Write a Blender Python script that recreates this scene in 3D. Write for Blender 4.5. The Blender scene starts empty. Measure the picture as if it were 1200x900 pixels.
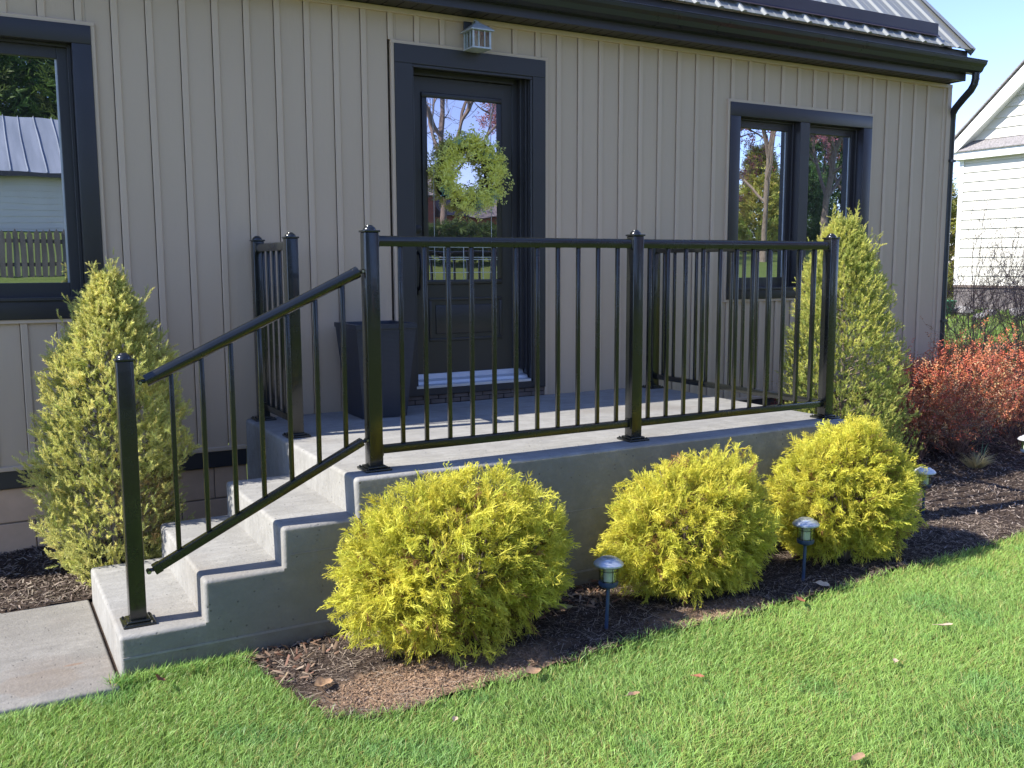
import bpy, bmesh, math, random
import numpy as np
from mathutils import Vector, Matrix, noise

random.seed(7)
RNG = np.random.default_rng(7)
SC = bpy.context.scene
COL = SC.collection
PI = math.pi

# ------------------------------------------------------------------ camera
cam_d = bpy.data.cameras.new('camera')
cam = bpy.data.objects.new('camera', cam_d)
COL.objects.link(cam)
SC.camera = cam
cam_d.sensor_width = 36.0
cam_d.lens = 36.0 * 1116.18 / 1200.0
cam_d.clip_end = 600
cam_d.clip_start = 0.05
_y, _p, _r = math.radians(-29.5514), math.radians(-7.0859), math.radians(-0.2195)
_fw = Vector((-math.sin(_y) * math.cos(_p), math.cos(_y) * math.cos(_p), math.sin(_p)))
_rt = _fw.cross(Vector((0, 0, 1))).normalized()
_up = _rt.cross(_fw)
_r2 = _rt * math.cos(_r) + _up * math.sin(_r)
_u2 = _up * math.cos(_r) - _rt * math.sin(_r)
cam.matrix_world = Matrix(((_r2.x, _u2.x, -_fw.x, -1.4465),
                           (_r2.y, _u2.y, -_fw.y, -3.9629),
                           (_r2.z, _u2.z, -_fw.z, 0.9419),
                           (0, 0, 0, 1)))

# ------------------------------------------------------------------ light
SUN = Vector((-1.15, 0.145, 1.0)).normalized()
elev = math.asin(SUN.z)
rot = math.atan2(SUN.x, SUN.y)
w = bpy.data.worlds.new('World')
SC.world = w
w.use_nodes = True
nt = w.node_tree
sky = nt.nodes.new('ShaderNodeTexSky')
sky.sky_type = 'NISHITA'
sky.sun_disc = False
sky.sun_elevation = elev
sky.sun_rotation = rot
sky.air_density = 1.0
sky.dust_density = 0.0
sky.ozone_density = 5.5
sky.altitude = 1800
tint = nt.nodes.new('ShaderNodeMix'); tint.data_type = 'RGBA'; tint.blend_type = 'MULTIPLY'
tint.inputs[0].default_value = 1.0; tint.inputs[7].default_value = (1.0, 0.83, 0.90, 1)
nt.links.new(sky.outputs[0], tint.inputs[6])
nt.links.new(tint.outputs[2], nt.nodes['Background'].inputs[0])
nt.nodes['Background'].inputs[1].default_value = 0.117
sl = bpy.data.lights.new('sun', 'SUN')
sl.energy = 2.9
sl.angle = math.radians(0.53)
sl.color = (1.0, 0.95, 0.86)
so = bpy.data.objects.new('sun', sl)
COL.objects.link(so)
so.rotation_euler = SUN.to_track_quat('Z', 'Y').to_euler()
SC.view_settings.view_transform = 'Standard'
SC.view_settings.look = 'None'
SC.view_settings.exposure = 1.78
SC.view_settings.gamma = 1.0
SC.cycles.max_bounces = 8
SC.cycles.transparent_max_bounces = 8

# ------------------------------------------------------------------ helpers
ORG = {}


def prop(o, label=None, cat=None, group=None, kind=None):
    if label: o['label'] = label
    if cat: o['category'] = cat
    if group: o['group'] = group
    if kind: o['kind'] = kind
    return o


def thing(name, label, cat, loc=(0, 0, 0), group=None):
    o = bpy.data.objects.new(name, None)
    o.empty_display_size = 0.1
    COL.objects.link(o)
    o.location = loc
    ORG[o] = Vector(loc)
    return prop(o, label, cat, group)


def add(name, me, parent=None, loc=None, mat=None):
    """link a mesh whose vertices are in world space (loc None) or local to loc"""
    o = bpy.data.objects.new(name, me)
    COL.objects.link(o)
    if mat is not None and not me.materials:
        me.materials.append(mat)
    po = ORG[parent] if parent else Vector((0, 0, 0))
    wl = Vector(loc) if loc is not None else Vector((0, 0, 0))
    if loc is None and parent is not None:
        # vertices are world coordinates: shift them to the parent's origin
        me.transform(Matrix.Translation(-po))
        wl = po
    if parent:
        o.parent = parent
    o.location = wl - po
    ORG[o] = wl
    return o


def smooth(me, ang=40):
    me.polygons.foreach_set('use_smooth', [True] * len(me.polygons))
    try:
        me.set_sharp_from_angle(angle=math.radians(ang))
    except Exception:
        pass


class MB:
    def __init__(s):
        s.v = []; s.f = []

    def raw(s, v, f):
        b = len(s.v)
        s.v += [tuple(p) for p in v]
        s.f += [tuple(b + i for i in q) for q in f]
        return s

    def box(s, x0, x1, y0, y1, z0, z1):
        return s.raw([(x0, y0, z0), (x1, y0, z0), (x1, y1, z0), (x0, y1, z0),
                      (x0, y0, z1), (x1, y0, z1), (x1, y1, z1), (x0, y1, z1)],
                     [(0, 3, 2, 1), (4, 5, 6, 7), (0, 1, 5, 4), (1, 2, 6, 5), (2, 3, 7, 6), (3, 0, 4, 7)])

    def prism(s, prof, a, b, axis='x'):
        """extrude a closed 2-D profile along an axis from a to b; prof = [(u,v)]"""
        n = len(prof)
        def P(t, u, v):
            return {'x': (t, u, v), 'y': (u, t, v), 'z': (u, v, t)}[axis]
        vs = [P(a, u, v) for u, v in prof] + [P(b, u, v) for u, v in prof]
        fs = [tuple(range(n)), tuple(range(2 * n - 1, n - 1, -1))]
        for i in range(n):
            j = (i + 1) % n
            fs.append((i, i + n, j + n, j))
        return s.raw(vs, fs)

    def tube(s, pts, rad, n=8, cap=True):
        pts = [Vector(p) for p in pts]
        if not hasattr(rad, '__len__'): rad = [rad] * len(pts)
        up = None
        vs = []
        for i, p in enumerate(pts):
            d = (pts[min(i + 1, len(pts) - 1)] - pts[max(i - 1, 0)])
            if d.length < 1e-9: d = Vector((0, 0, 1))
            d.normalize()
            if up is None:
                up = Vector((0, 0, 1)) if abs(d.z) < 0.9 else Vector((1, 0, 0))
            a = d.cross(up).normalized(); b = a.cross(d).normalized(); up = b
            for k in range(n):
                t = 2 * PI * k / n
                vs.append(p + (a * math.cos(t) + b * math.sin(t)) * rad[i])
        fs = []
        for i in range(len(pts) - 1):
            for k in range(n):
                k2 = (k + 1) % n
                fs.append((i * n + k, i * n + k2, (i + 1) * n + k2, (i + 1) * n + k))
        if cap:
            fs.append(tuple(range(n - 1, -1, -1)))
            fs.append(tuple((len(pts) - 1) * n + k for k in range(n)))
        return s.raw(vs, fs)

    def lathe(s, prof, c=(0, 0, 0), n=24, square=False, rot=0):
        vs = []
        for r, z in prof:
            for k in range(n):
                t = 2 * PI * k / n + rot
                vs.append((c[0] + r * math.cos(t), c[1] + r * math.sin(t), c[2] + z))
        fs = []
        for i in range(len(prof) - 1):
            for k in range(n):
                k2 = (k + 1) % n
                fs.append((i * n + k, i * n + k2, (i + 1) * n + k2, (i + 1) * n + k))
        fs.append(tuple(range(n - 1, -1, -1)))
        fs.append(tuple((len(prof) - 1) * n + k for k in range(n)))
        return s.raw(vs, fs)

    def mesh(s, name, mat=None, bevel=0, seg=2, fix=False, sm=0, pred=None):
        me = bpy.data.meshes.new(name)
        me.from_pydata([tuple(p) for p in s.v], [], s.f)
        bm = bmesh.new(); bm.from_mesh(me)
        bmesh.ops.recalc_face_normals(bm, faces=bm.faces)
        if bevel:
            es = [e for e in bm.edges if (pred is None or pred((e.verts[0].co + e.verts[1].co) / 2, e))]
            bmesh.ops.bevel(bm, geom=es, offset=bevel, segments=seg, affect='EDGES', profile=0.5, clamp_overlap=True)
        bm.to_mesh(me); bm.free()
        if mat: me.materials.append(mat)
        if sm: smooth(me, sm)
        return me


def tri_mesh(name, V, T, mat=None, col=None, sm=False):
    """fast triangle mesh from numpy arrays"""
    me = bpy.data.meshes.new(name)
    V = np.ascontiguousarray(V, dtype=np.float32); T = np.ascontiguousarray(T, dtype=np.int32)
    me.vertices.add(len(V)); me.vertices.foreach_set('co', V.ravel())
    me.loops.add(len(T) * 3); me.loops.foreach_set('vertex_index', T.ravel())
    me.polygons.add(len(T))
    me.polygons.foreach_set('loop_start', np.arange(0, len(T) * 3, 3, dtype=np.int32))
    me.polygons.foreach_set('loop_total', np.full(len(T), 3, dtype=np.int32))
    if sm: me.polygons.foreach_set('use_smooth', np.ones(len(T), dtype=bool))
    me.update(calc_edges=True)
    if col is not None:
        a = me.color_attributes.new('Col', 'FLOAT_COLOR', 'POINT')
        c4 = np.ones((len(V), 4), dtype=np.float32); c4[:, :3] = col
        a.data.foreach_set('color', c4.ravel())
    if mat: me.materials.append(mat)
    return me


# ------------------------------------------------------------------ materials
def new_mat(name):
    m = bpy.data.materials.new(name); m.use_nodes = True
    t = m.node_tree
    return m, t, t.nodes['Principled BSDF'], t.nodes['Material Output']


def N(t, typ, **kw):
    n = t.nodes.new(typ)
    for k, v in kw.items():
        if k.startswith('i_'):
            n.inputs[k[2:].replace('_', ' ')].default_value = v
        else:
            setattr(n, k, v)
    return n


def noise_fac(t, scale, detail=4, rough=0.55, stretch=None, lo=0.35, hi=0.65, vec=None):
    geo = N(t, 'ShaderNodeNewGeometry')
    src = geo.outputs['Position'] if vec is None else vec
    if stretch:
        mp = N(t, 'ShaderNodeMapping'); mp.inputs['Scale'].default_value = stretch
        t.links.new(src, mp.inputs[0]); src = mp.outputs[0]
    n = N(t, 'ShaderNodeTexNoise'); n.inputs['Scale'].default_value = scale
    n.inputs['Detail'].default_value = detail; n.inputs['Roughness'].default_value = rough
    t.links.new(src, n.inputs['Vector'])
    r = N(t, 'ShaderNodeMapRange'); r.inputs['From Min'].default_value = lo; r.inputs['From Max'].default_value = hi
    t.links.new(n.outputs['Fac'], r.inputs['Value'])
    return r.outputs[0], n.outputs['Fac']


def mixc(t, fac, a, b, blend='MIX'):
    m = N(t, 'ShaderNodeMix', data_type='RGBA', blend_type=blend)
    if hasattr(fac, 'is_linked'): t.links.new(fac, m.inputs[0])
    else: m.inputs[0].default_value = fac
    for i, c in ((6, a), (7, b)):
        if hasattr(c, 'is_linked'): t.links.new(c, m.inputs[i])
        else: m.inputs[i].default_value = (*c, 1)
    return m.outputs[2]


def bump(t, b, h, strength=0.2, dist=0.01):
    n = N(t, 'ShaderNodeBump'); n.inputs['Strength'].default_value = strength; n.inputs['Distance'].default_value = dist
    t.links.new(h, n.inputs['Height']); t.links.new(n.outputs[0], b.inputs['Normal'])
    return n


def simple(name, a, b=None, rough=0.5, scale=6, stretch=None, bs=0, bscale=60, metal=0, coat=0, detail=4, spec=0.5, lo=0.35, hi=0.65, bd=0.005):
    m, t, p, o = new_mat(name)
    p.inputs['Roughness'].default_value = rough
    p.inputs['Metallic'].default_value = metal
    if rough < .35 and metal == 0:
        fr_, _ = noise_fac(t, 9, 5, .65, lo=.35, hi=.7)
        mr_ = N(t, 'ShaderNodeMapRange'); mr_.inputs['To Min'].default_value = rough * .9; mr_.inputs['To Max'].default_value = rough * 1.6
        t.links.new(fr_, mr_.inputs['Value']); t.links.new(mr_.outputs[0], p.inputs['Roughness'])
    p.inputs['Coat Weight'].default_value = coat
    p.inputs['Specular IOR Level'].default_value = spec
    if b is None: b = tuple(x * 0.85 for x in a)
    f, _ = noise_fac(t, scale, detail, stretch=stretch, lo=lo, hi=hi)
    t.links.new(mixc(t, f, a, b), p.inputs['Base Color'])
    if bs:
        _, h = noise_fac(t, bscale, 3, stretch=stretch)
        bump(t, p, h, bs, bd)
    return m


M = {}
M['siding'] = simple('siding_paint', (0.545, 0.418, 0.295), (0.512, 0.392, 0.275), 0.55, 1.6, (1, 1, .35), 0.25, 40, spec=.3)
t = M['siding'].node_tree; p = t.nodes['Principled BSDF']; pc_ = p.inputs['Base Color'].links[0].from_socket
oi = N(t, 'ShaderNodeObjectInfo'); mr = N(t, 'ShaderNodeMapRange'); mr.inputs['To Max'].default_value = .08
t.links.new(oi.outputs['Random'], mr.inputs['Value'])
t.links.new(mixc(t, mr.outputs[0], pc_, (.38, .30, .20)), p.inputs['Base Color'])
M['batten'] = simple('batten_paint', (0.575, 0.442, 0.313), (0.545, 0.418, 0.295), 0.5, 2.0, (1, 1, .35), 0.15, 60, spec=.35)
M['navy'] = simple('navy_trim_paint', (0.029, 0.027, 0.028), (0.033, 0.031, 0.032), 0.45, 3, None, 0.05, 30, spec=.5)
M['plum'] = simple('window_trim_paint', (0.030, 0.026, 0.028), (0.034, 0.030, 0.032), 0.42, 3, None, 0.05, 30)
M['door'] = simple('door_paint', (0.028, 0.026, 0.024), (0.032, 0.030, 0.027), 0.38, 2, (1, 1, .3), 0.06, 40)
M['fascia'] = simple('fascia_metal', (0.026, 0.026, 0.030), (0.031, 0.031, 0.035), 0.4, 2, (.3, 1, 1), 0.04, 20)
M['gutter'] = simple('gutter_metal', (0.020, 0.021, 0.026), (0.026, 0.027, 0.031), 0.3, 2, (.3, 1, 1), 0.05, 12)
M['soffit'] = simple('soffit_metal', (0.018, 0.018, 0.021), None, 0.45, 3)
M['rail'] = simple('black_powder_coat', (0.0075, 0.0085, 0.0075), (0.010, 0.011, 0.009), 0.20, 5, None, 0.03, 250, coat=0.25, spec=.6)
M['steel'] = simple('bolt_steel', (0.5, 0.5, 0.52), None, 0.3, 5, metal=1)
M['roof'] = simple('roof_metal', (0.30, 0.31, 0.295), (0.26, 0.27, 0.26), 0.45, 2.5, (2, .3, .3), 0.05, 15, metal=0.35)
M['guard'] = simple('snow_guard_metal', (0.060, 0.042, 0.048), (0.048, 0.034, 0.040), 0.4, 3)
M['white'] = simple('white_siding_paint', (0.62, 0.60, 0.53), (0.58, 0.56, 0.49), 0.6, 1.2, None, 0, 30)
M['whitetrim'] = simple('white_trim_paint', (0.80, 0.80, 0.79), (0.74, 0.74, 0.73), 0.5, 1.5)
M['shingle'] = simple('asphalt_shingle', (0.16, 0.15, 0.15), (0.28, 0.26, 0.26), 0.9, 5, (1, 6, 6), 0.5, 60)
M['foundation'] = simple('foundation_concrete', (0.12, 0.105, 0.105), (0.16, 0.14, 0.135), 0.9, 4, None, 0.4, 40)
M['sill'] = simple('threshold_aluminium', (0.62, 0.64, 0.66), (0.5, 0.52, 0.55), 0.35, 6, (.2, 1, 1), metal=0.4)
M['lantern'] = simple('lantern_pewter', (0.42, 0.45, 0.45), (0.52, 0.55, 0.55), 0.45, 30, metal=0.3)
M['handle'] = simple('handle_black', (0.006, 0.006, 0.007), None, 0.3, 5)
M['block'] = simple('painted_block', (0.66, 0.44, 0.28), (0.57, 0.38, 0.24), 0.85, 7, None, 0.35, 45)
M['mortar'] = simple('painted_joint', (0.24, 0.18, 0.13), None, 0.9, 9)
M['brick'] = simple('brown_brick', (0.15, 0.115, 0.095), (0.11, 0.085, 0.07), 0.8, 15, None, 0.4, 90)
M['redbrick'] = simple('red_brick_wall', (0.32, 0.10, 0.07), (0.24, 0.08, 0.055), 0.85, 12)
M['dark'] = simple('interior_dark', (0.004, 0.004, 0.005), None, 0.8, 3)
M['bark'] = simple('bark', (0.15, 0.115, 0.09), (0.24, 0.19, 0.15), 0.9, 25, (1, 1, .3), 0.6, 60)
M['twig'] = simple('twig_bark', (0.26, 0.16, 0.12), (0.16, 0.105, 0.085), 0.85, 20)
M['redtwig'] = simple('red_brown_twig', (0.34, 0.20, 0.15), (0.18, 0.10, 0.075), 0.8, 20)
M['vine'] = simple('grapevine', (0.035, 0.022, 0.016), (0.06, 0.035, 0.025), 0.9, 60)
M['stake'] = simple('stake_blue_grey', (0.045, 0.075, 0.14), (0.035, 0.058, 0.11), 0.35, 10)
M['capmetal'] = simple('lamp_cap_metal', (0.50, 0.55, 0.62), (0.40, 0.45, 0.52), 0.33, 22, metal=0.6, bs=.15, bscale=120)
M['capwhite'] = simple('lamp_cap_pale', (0.75, 0.76, 0.78), (0.66, 0.67, 0.69), 0.4, 22, metal=0.2)
M['solar'] = simple('solar_cell', (0.16, 0.18, 0.17), (0.24, 0.26, 0.24), 0.15, 80)
M['fence'] = simple('weathered_picket', (0.10, 0.085, 0.075), (0.17, 0.15, 0.13), 0.9, 6, (1, 1, .2))
M['stone'] = simple('field_stone', (0.28, 0.27, 0.27), (0.18, 0.17, 0.17), 0.9, 12, None, 0.4, 50)
M['bin'] = simple('green_plastic', (0.05, 0.20, 0.10), (0.04, 0.16, 0.08), 0.5, 8)
M['redball'] = simple('red_glass', (0.5, 0.03, 0.03), None, 0.2, 8)


def concrete(name, A, B, stain, splash=False):
    m, t, p, o = new_mat(name)
    p.inputs['Roughness'].default_value = 0.82
    p.inputs['Specular IOR Level'].default_value = 0.3
    f1, _ = noise_fac(t, 2.2, 6, .6, lo=.3, hi=.7)
    f2, h2 = noise_fac(t, 55, 5, .65, lo=.3, hi=.75)
    f3, _ = noise_fac(t, 0.9, 3, .5, (1, 1.6, 1), lo=.55, hi=.68)
    f4, h4 = noise_fac(t, 11, 4, .6, (.5, 2.2, 1), lo=.35, hi=.7)
    c = mixc(t, f1, A, B)
    c = mixc(t, f4, c, mixc(t, .75, c, tuple(x * .80 for x in A)))
    mm = N(t, 'ShaderNodeMath', operation='MULTIPLY'); mm.inputs[1].default_value = .55
    t.links.new(f3, mm.inputs[0])
    c = mixc(t, mm.outputs[0], c, stain)
    m2 = N(t, 'ShaderNodeMath', operation='MULTIPLY'); m2.inputs[1].default_value = .30
    t.links.new(f2, m2.inputs[0])
    c = mixc(t, m2.outputs[0], c, tuple(x * .62 for x in A))
    # pits on the surface
    geo = N(t, 'ShaderNodeNewGeometry')
    vo = N(t, 'ShaderNodeTexVoronoi'); vo.inputs['Scale'].default_value = 26
    t.links.new(geo.outputs['Position'], vo.inputs['Vector'])
    pr = N(t, 'ShaderNodeMapRange'); pr.inputs['From Min'].default_value = 0.07; pr.inputs['From Max'].default_value = 0.13
    t.links.new(vo.outputs['Distance'], pr.inputs['Value'])
    c = mixc(t, pr.outputs[0], tuple(x * .45 for x in A), c)
    ad = N(t, 'ShaderNodeMath', operation='ADD')
    t.links.new(pr.outputs[0], ad.inputs[0]); t.links.new(h2, ad.inputs[1])
    ad2 = N(t, 'ShaderNodeMath', operation='ADD')
    t.links.new(ad.outputs[0], ad2.inputs[0]); t.links.new(h4, ad2.inputs[1])
    # broad cement blotches with soft irregular borders
    fb, _ = noise_fac(t, 4.5, 7, .7, lo=.44, hi=.58)
    mb_ = N(t, 'ShaderNodeMath', operation='MULTIPLY'); mb_.inputs[1].default_value = .55
    t.links.new(fb, mb_.inputs[0])
    c = mixc(t, mb_.outputs[0], c, tuple(x * .70 for x in A))
    if splash:
        sp_ = N(t, 'ShaderNodeSeparateXYZ'); t.links.new(geo.outputs['Position'], sp_.inputs[0])
        _, hs = noise_fac(t, 14, 5, .65)
        hsm = N(t, 'ShaderNodeMath', operation='MULTIPLY_ADD'); hsm.inputs[1].default_value = .22
        t.links.new(hs, hsm.inputs[0]); t.links.new(sp_.outputs[2], hsm.inputs[2])
        mz = N(t, 'ShaderNodeMapRange'); mz.inputs['From Min'].default_value = -.49; mz.inputs['From Max'].default_value = -.62; mz.inputs['To Max'].default_value = .6
        t.links.new(hsm.outputs[0], mz.inputs['Value'])
        c = mixc(t, mz.outputs[0], c, (.10, .078, .055))
    t.links.new(c, p.inputs['Base Color'])
    bump(t, p, ad2.outputs[0], 0.55, 0.006)
    return m


M['conc'] = concrete('porch_concrete', (0.30, 0.293, 0.274), (0.39, 0.382, 0.36), (0.20, 0.165, 0.13))
M['formed'] = concrete('formed_shade_concrete', (0.25, 0.24, 0.195), (0.33, 0.315, 0.26), (0.16, 0.155, 0.12), splash=True)  # front-face concrete: form-board finish, shade darkened into its colour, soil splash at the foot
M['path'] = concrete('path_concrete', (0.28, 0.265, 0.24), (0.355, 0.34, 0.31), (0.19, 0.14, 0.10))


def leaf_mat(name, trans=0.3, rough=0.55, spec=.25):
    m, t, p, o = new_mat(name)
    a = N(t, 'ShaderNodeVertexColor', layer_name='Col')
    t.links.new(a.outputs[0], p.inputs['Base Color'])
    p.inputs['Roughness'].default_value = rough
    p.inputs['Specular IOR Level'].default_value = spec
    tr = N(t, 'ShaderNodeBsdfTranslucent')
    t.links.new(a.outputs[0], tr.inputs[0])
    mx = N(t, 'ShaderNodeMixShader'); mx.inputs[0].default_value = trans
    t.links.new(p.outputs[0], mx.inputs[1]); t.links.new(tr.outputs[0], mx.inputs[2])
    t.links.new(mx.outputs[0], o.inputs[0])
    return m


M['leaf'] = leaf_mat('evergreen_leaf', .40)
M['grass'] = leaf_mat('grass_blade', .38, .45, .35)
M['dry'] = leaf_mat('dry_leaf', .15, .7, .2)
M['chip'] = leaf_mat('bark_chip', .0, .8, .3)


def glass(name, refl, tint, wave=0.0):
    m, t, p, o = new_mat(name)
    p.inputs['Base Color'].default_value = (0.006, 0.008, 0.010, 1)
    p.inputs['Roughness'].default_value = 0.2
    g = N(t, 'ShaderNodeBsdfGlossy'); g.inputs['Roughness'].default_value = 0.004
    g.inputs['Color'].default_value = (*tint, 1)
    mx = N(t, 'ShaderNodeMixShader'); mx.inputs[0].default_value = refl
    t.links.new(p.outputs[0], mx.inputs[1]); t.links.new(g.outputs[0], mx.inputs[2])
    t.links.new(mx.outputs[0], o.inputs[0])
    if wave:
        _, h = noise_fac(t, 1.6, 2)
        b = N(t, 'ShaderNodeBump'); b.inputs['Strength'].default_value = wave; b.inputs['Distance'].default_value = 0.01
        t.links.new(h, b.inputs['Height']); t.links.new(b.outputs[0], g.inputs['Normal'])
    return m


M['glassL'] = glass('window_glass', .62, (0.92, 0.96, 1.0), .07)
M['glassD'] = glass('door_glass', .50, (0.97, 0.90, 0.98), .22)
M['lampglass'] = glass('lamp_glass', .25, (1, 1, 1))


def clear_glass(name):
    m, t, p, o = new_mat(name)
    tr = N(t, 'ShaderNodeBsdfTransparent'); tr.inputs[0].default_value = (.80, .86, .80, 1)
    g = N(t, 'ShaderNodeBsdfGlossy'); g.inputs['Roughness'].default_value = .05
    mx = N(t, 'ShaderNodeMixShader'); mx.inputs[0].default_value = .22
    t.links.new(tr.outputs[0], mx.inputs[1]); t.links.new(g.outputs[0], mx.inputs[2])
    t.links.new(mx.outputs[0], o.inputs[0])
    return m


M['clear'] = clear_glass('clear_lantern_glass')
M['lampcore'] = simple('frosted_lamp_tube', (0.88, 0.88, 0.82), (0.78, 0.79, 0.72), 0.4, 40)

# woven planter
m, t, p, o = new_mat('woven_resin'); M['weave'] = m
p.inputs['Base Color'].default_value = (0.020, 0.026, 0.040, 1); p.inputs['Roughness'].default_value = .42
geo = N(t, 'ShaderNodeNewGeometry')
sx = N(t, 'ShaderNodeSeparateXYZ'); t.links.new(geo.outputs['Position'], sx.inputs[0])
adn = N(t, 'ShaderNodeMath', operation='ADD'); t.links.new(sx.outputs[0], adn.inputs[0]); t.links.new(sx.outputs[1], adn.inputs[1])
cb = N(t, 'ShaderNodeCombineXYZ'); t.links.new(adn.outputs[0], cb.inputs[0]); t.links.new(sx.outputs[2], cb.inputs[1])
bt = N(t, 'ShaderNodeTexBrick'); bt.inputs['Scale'].default_value = 1.0
bt.inputs['Brick Width'].default_value = .018; bt.inputs['Row Height'].default_value = .008; bt.inputs['Mortar Size'].default_value = .0016
bt.inputs['Mortar Smooth'].default_value = .6
bt.inputs['Color1'].default_value = (0.036, 0.042, 0.058, 1); bt.inputs['Color2'].default_value = (0.050, 0.056, 0.072, 1); bt.inputs['Mortar'].default_value = (0.012, 0.014, 0.020, 1)
t.links.new(cb.outputs[0], bt.inputs['Vector']); t.links.new(bt.outputs['Color'], p.inputs['Base Color'])
inv = N(t, 'ShaderNodeMath', operation='SUBTRACT'); inv.inputs[0].default_value = 1; t.links.new(bt.outputs['Fac'], inv.inputs[1])
bump(t, p, inv.outputs[0], .8, .004)

# soil / mulch floor / lawn soil
def ground_mat(name, A, B, C_, s1=3, s2=30, bs=.8):
    m, t, p, o = new_mat(name)
    p.inputs['Roughness'].default_value = .95; p.inputs['Specular IOR Level'].default_value = .15
    f1, _ = noise_fac(t, s1, 5, .6, lo=.35, hi=.65)
    f2, h = noise_fac(t, s2, 6, .7, lo=.3, hi=.7)
    c = mixc(t, f1, A, B); c = mixc(t, f2, c, C_)
    t.links.new(c, p.inputs['Base Color']); bump(t, p, h, bs, .02)
    return m


t = M['path'].node_tree; p = t.nodes['Principled BSDF']
pc_ = p.inputs['Base Color'].links[0].from_socket
geo = N(t, 'ShaderNodeNewGeometry'); _, hn = noise_fac(t, 9, 5)
for (cx, cy, rx, ry, c_, k_) in ((-1.31, .12, .15, .12, (.22, .18, .14), .5), (-1.17, .235, .035, .012, (.24, .14, .08), .5)):
    mp = N(t, 'ShaderNodeMapping'); mp.inputs['Location'].default_value = (-cx / rx, -cy / ry, 0); mp.inputs['Scale'].default_value = (1 / rx, 1 / ry, 0)
    t.links.new(geo.outputs['Position'], mp.inputs[0])
    ln_ = N(t, 'ShaderNodeVectorMath', operation='LENGTH'); t.links.new(mp.outputs[0], ln_.inputs[0])
    sm_ = N(t, 'ShaderNodeMath', operation='ADD'); t.links.new(ln_.outputs['Value'], sm_.inputs[0]); t.links.new(hn, sm_.inputs[1])
    mr = N(t, 'ShaderNodeMapRange'); mr.inputs['From Min'].default_value = 1.6; mr.inputs['From Max'].default_value = 1.35; mr.inputs['To Max'].default_value = k_
    t.links.new(sm_.outputs[0], mr.inputs['Value'])
    pc_ = mixc(t, mr.outputs[0], pc_, c_)
t.links.new(pc_, p.inputs['Base Color'])
M['mulch'] = ground_mat('mulch_floor', (0.060, 0.043, 0.034), (0.085, 0.062, 0.048), (0.032, 0.023, 0.018))
# bare earth patch in the mulch near the first shrub
_m, t = M['mulch'], M['mulch'].node_tree
p = t.nodes['Principled BSDF']
basec = p.inputs['Base Color'].links[0].from_socket
fac = None
geo = N(t, 'ShaderNodeNewGeometry')
_, hn = noise_fac(t, 5, 4)
for (cx, cy, rx, ry) in ((0.12, -0.62, .52, .21), (1.50, -0.62, .40, .12)):
    mp = N(t, 'ShaderNodeMapping'); mp.vector_type = 'POINT'
    mp.inputs['Location'].default_value = (-cx / rx, -cy / ry, 0); mp.inputs['Scale'].default_value = (1 / rx, 1 / ry, 0)
    t.links.new(geo.outputs['Position'], mp.inputs[0])
    ln = N(t, 'ShaderNodeVectorMath', operation='LENGTH'); t.links.new(mp.outputs[0], ln.inputs[0])
    sm_ = N(t, 'ShaderNodeMath', operation='ADD'); t.links.new(ln.outputs['Value'], sm_.inputs[0]); t.links.new(hn, sm_.inputs[1])
    mr = N(t, 'ShaderNodeMapRange'); mr.inputs['From Min'].default_value = 1.65; mr.inputs['From Max'].default_value = 1.15
    t.links.new(sm_.outputs[0], mr.inputs['Value'])
    _, fine = noise_fac(t, 45, 5)
    ec = mixc(t, fine, (0.20, 0.125, 0.075), (0.38, 0.26, 0.17))
    basec = mixc(t, mr.outputs[0], basec, ec)
t.links.new(basec, p.inputs['Base Color'])
M['lawnsoil'] = ground_mat('lawn_thatch', (0.09, 0.16, 0.03), (0.14, 0.20, 0.05), (0.10, 0.11, 0.04), 4, 60)
M['lawnfar'] = M['lawnsoil']

# ------------------------------------------------------------------ the ground
W2 = 1.966       # plane of the house wall
STR = 'structure'


def sstep(a, b, x):
    t = min(1, max(0, (x - a) / (b - a)))
    return t * t * (3 - 2 * t)


def hz(x, y):
    h = -0.735
    h += 1.30 * sstep(-5.5, -9.5, y) + 0.8 * sstep(-9.5, -17, y) + .6 * sstep(-17, -21, y)
    h += 0.62 * sstep(9.5, 18, x) * sstep(-6, -2, y)
    return h


xs = sorted(set(list(np.round(np.arange(-12, 22, .5), 2)) + [-300, -150, -80, -50, -30, -20, -15, 24, 28, 34, 42, 55, 80, 150, 300]))
ys = sorted(set(list(np.round(np.arange(-24, 14, .5), 2)) + [-300, -150, -80, -50, -35, -28, 16, 20, 26, 34, 50, 80, 150, 300]))
V = [(x, y, hz(x, y)) for y in ys for x in xs]
nx = len(xs)
F = [(j * nx + i, j * nx + i + 1, (j + 1) * nx + i + 1, (j + 1) * nx + i) for j in range(len(ys) - 1) for i in range(nx - 1)]
me = bpy.data.meshes.new('lawn_ground'); me.from_pydata(V, [], F); smooth(me, 180)
prop(add('ground', me, mat=M['lawnsoil']), kind=STR)

EDGE = [(-0.60, 0.02), (-0.50, -0.10), (-0.475, -0.33), (-0.440, -0.55), (-0.385, -0.70), (-0.29, -0.79), (-0.119, -0.835), (0.199, -0.785), (0.507, -0.785),
        (0.803, -0.735), (1.303, -0.70), (1.552, -0.71), (1.975, -0.722), (2.429, -0.695), (2.817, -0.647), (3.34, -0.633),
        (4.086, -0.566), (5.5, -0.40), (8, -0.1), (9.6, 0.4)]


def bed_y(x):
    if x < EDGE[0][0]: return 99
    for (x0, y0), (x1, y1) in zip(EDGE, EDGE[1:]):
        if x0 <= x <= x1: return y0 + (y1 - y0) * (x - x0) / (x1 - x0)
    return 99


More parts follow.
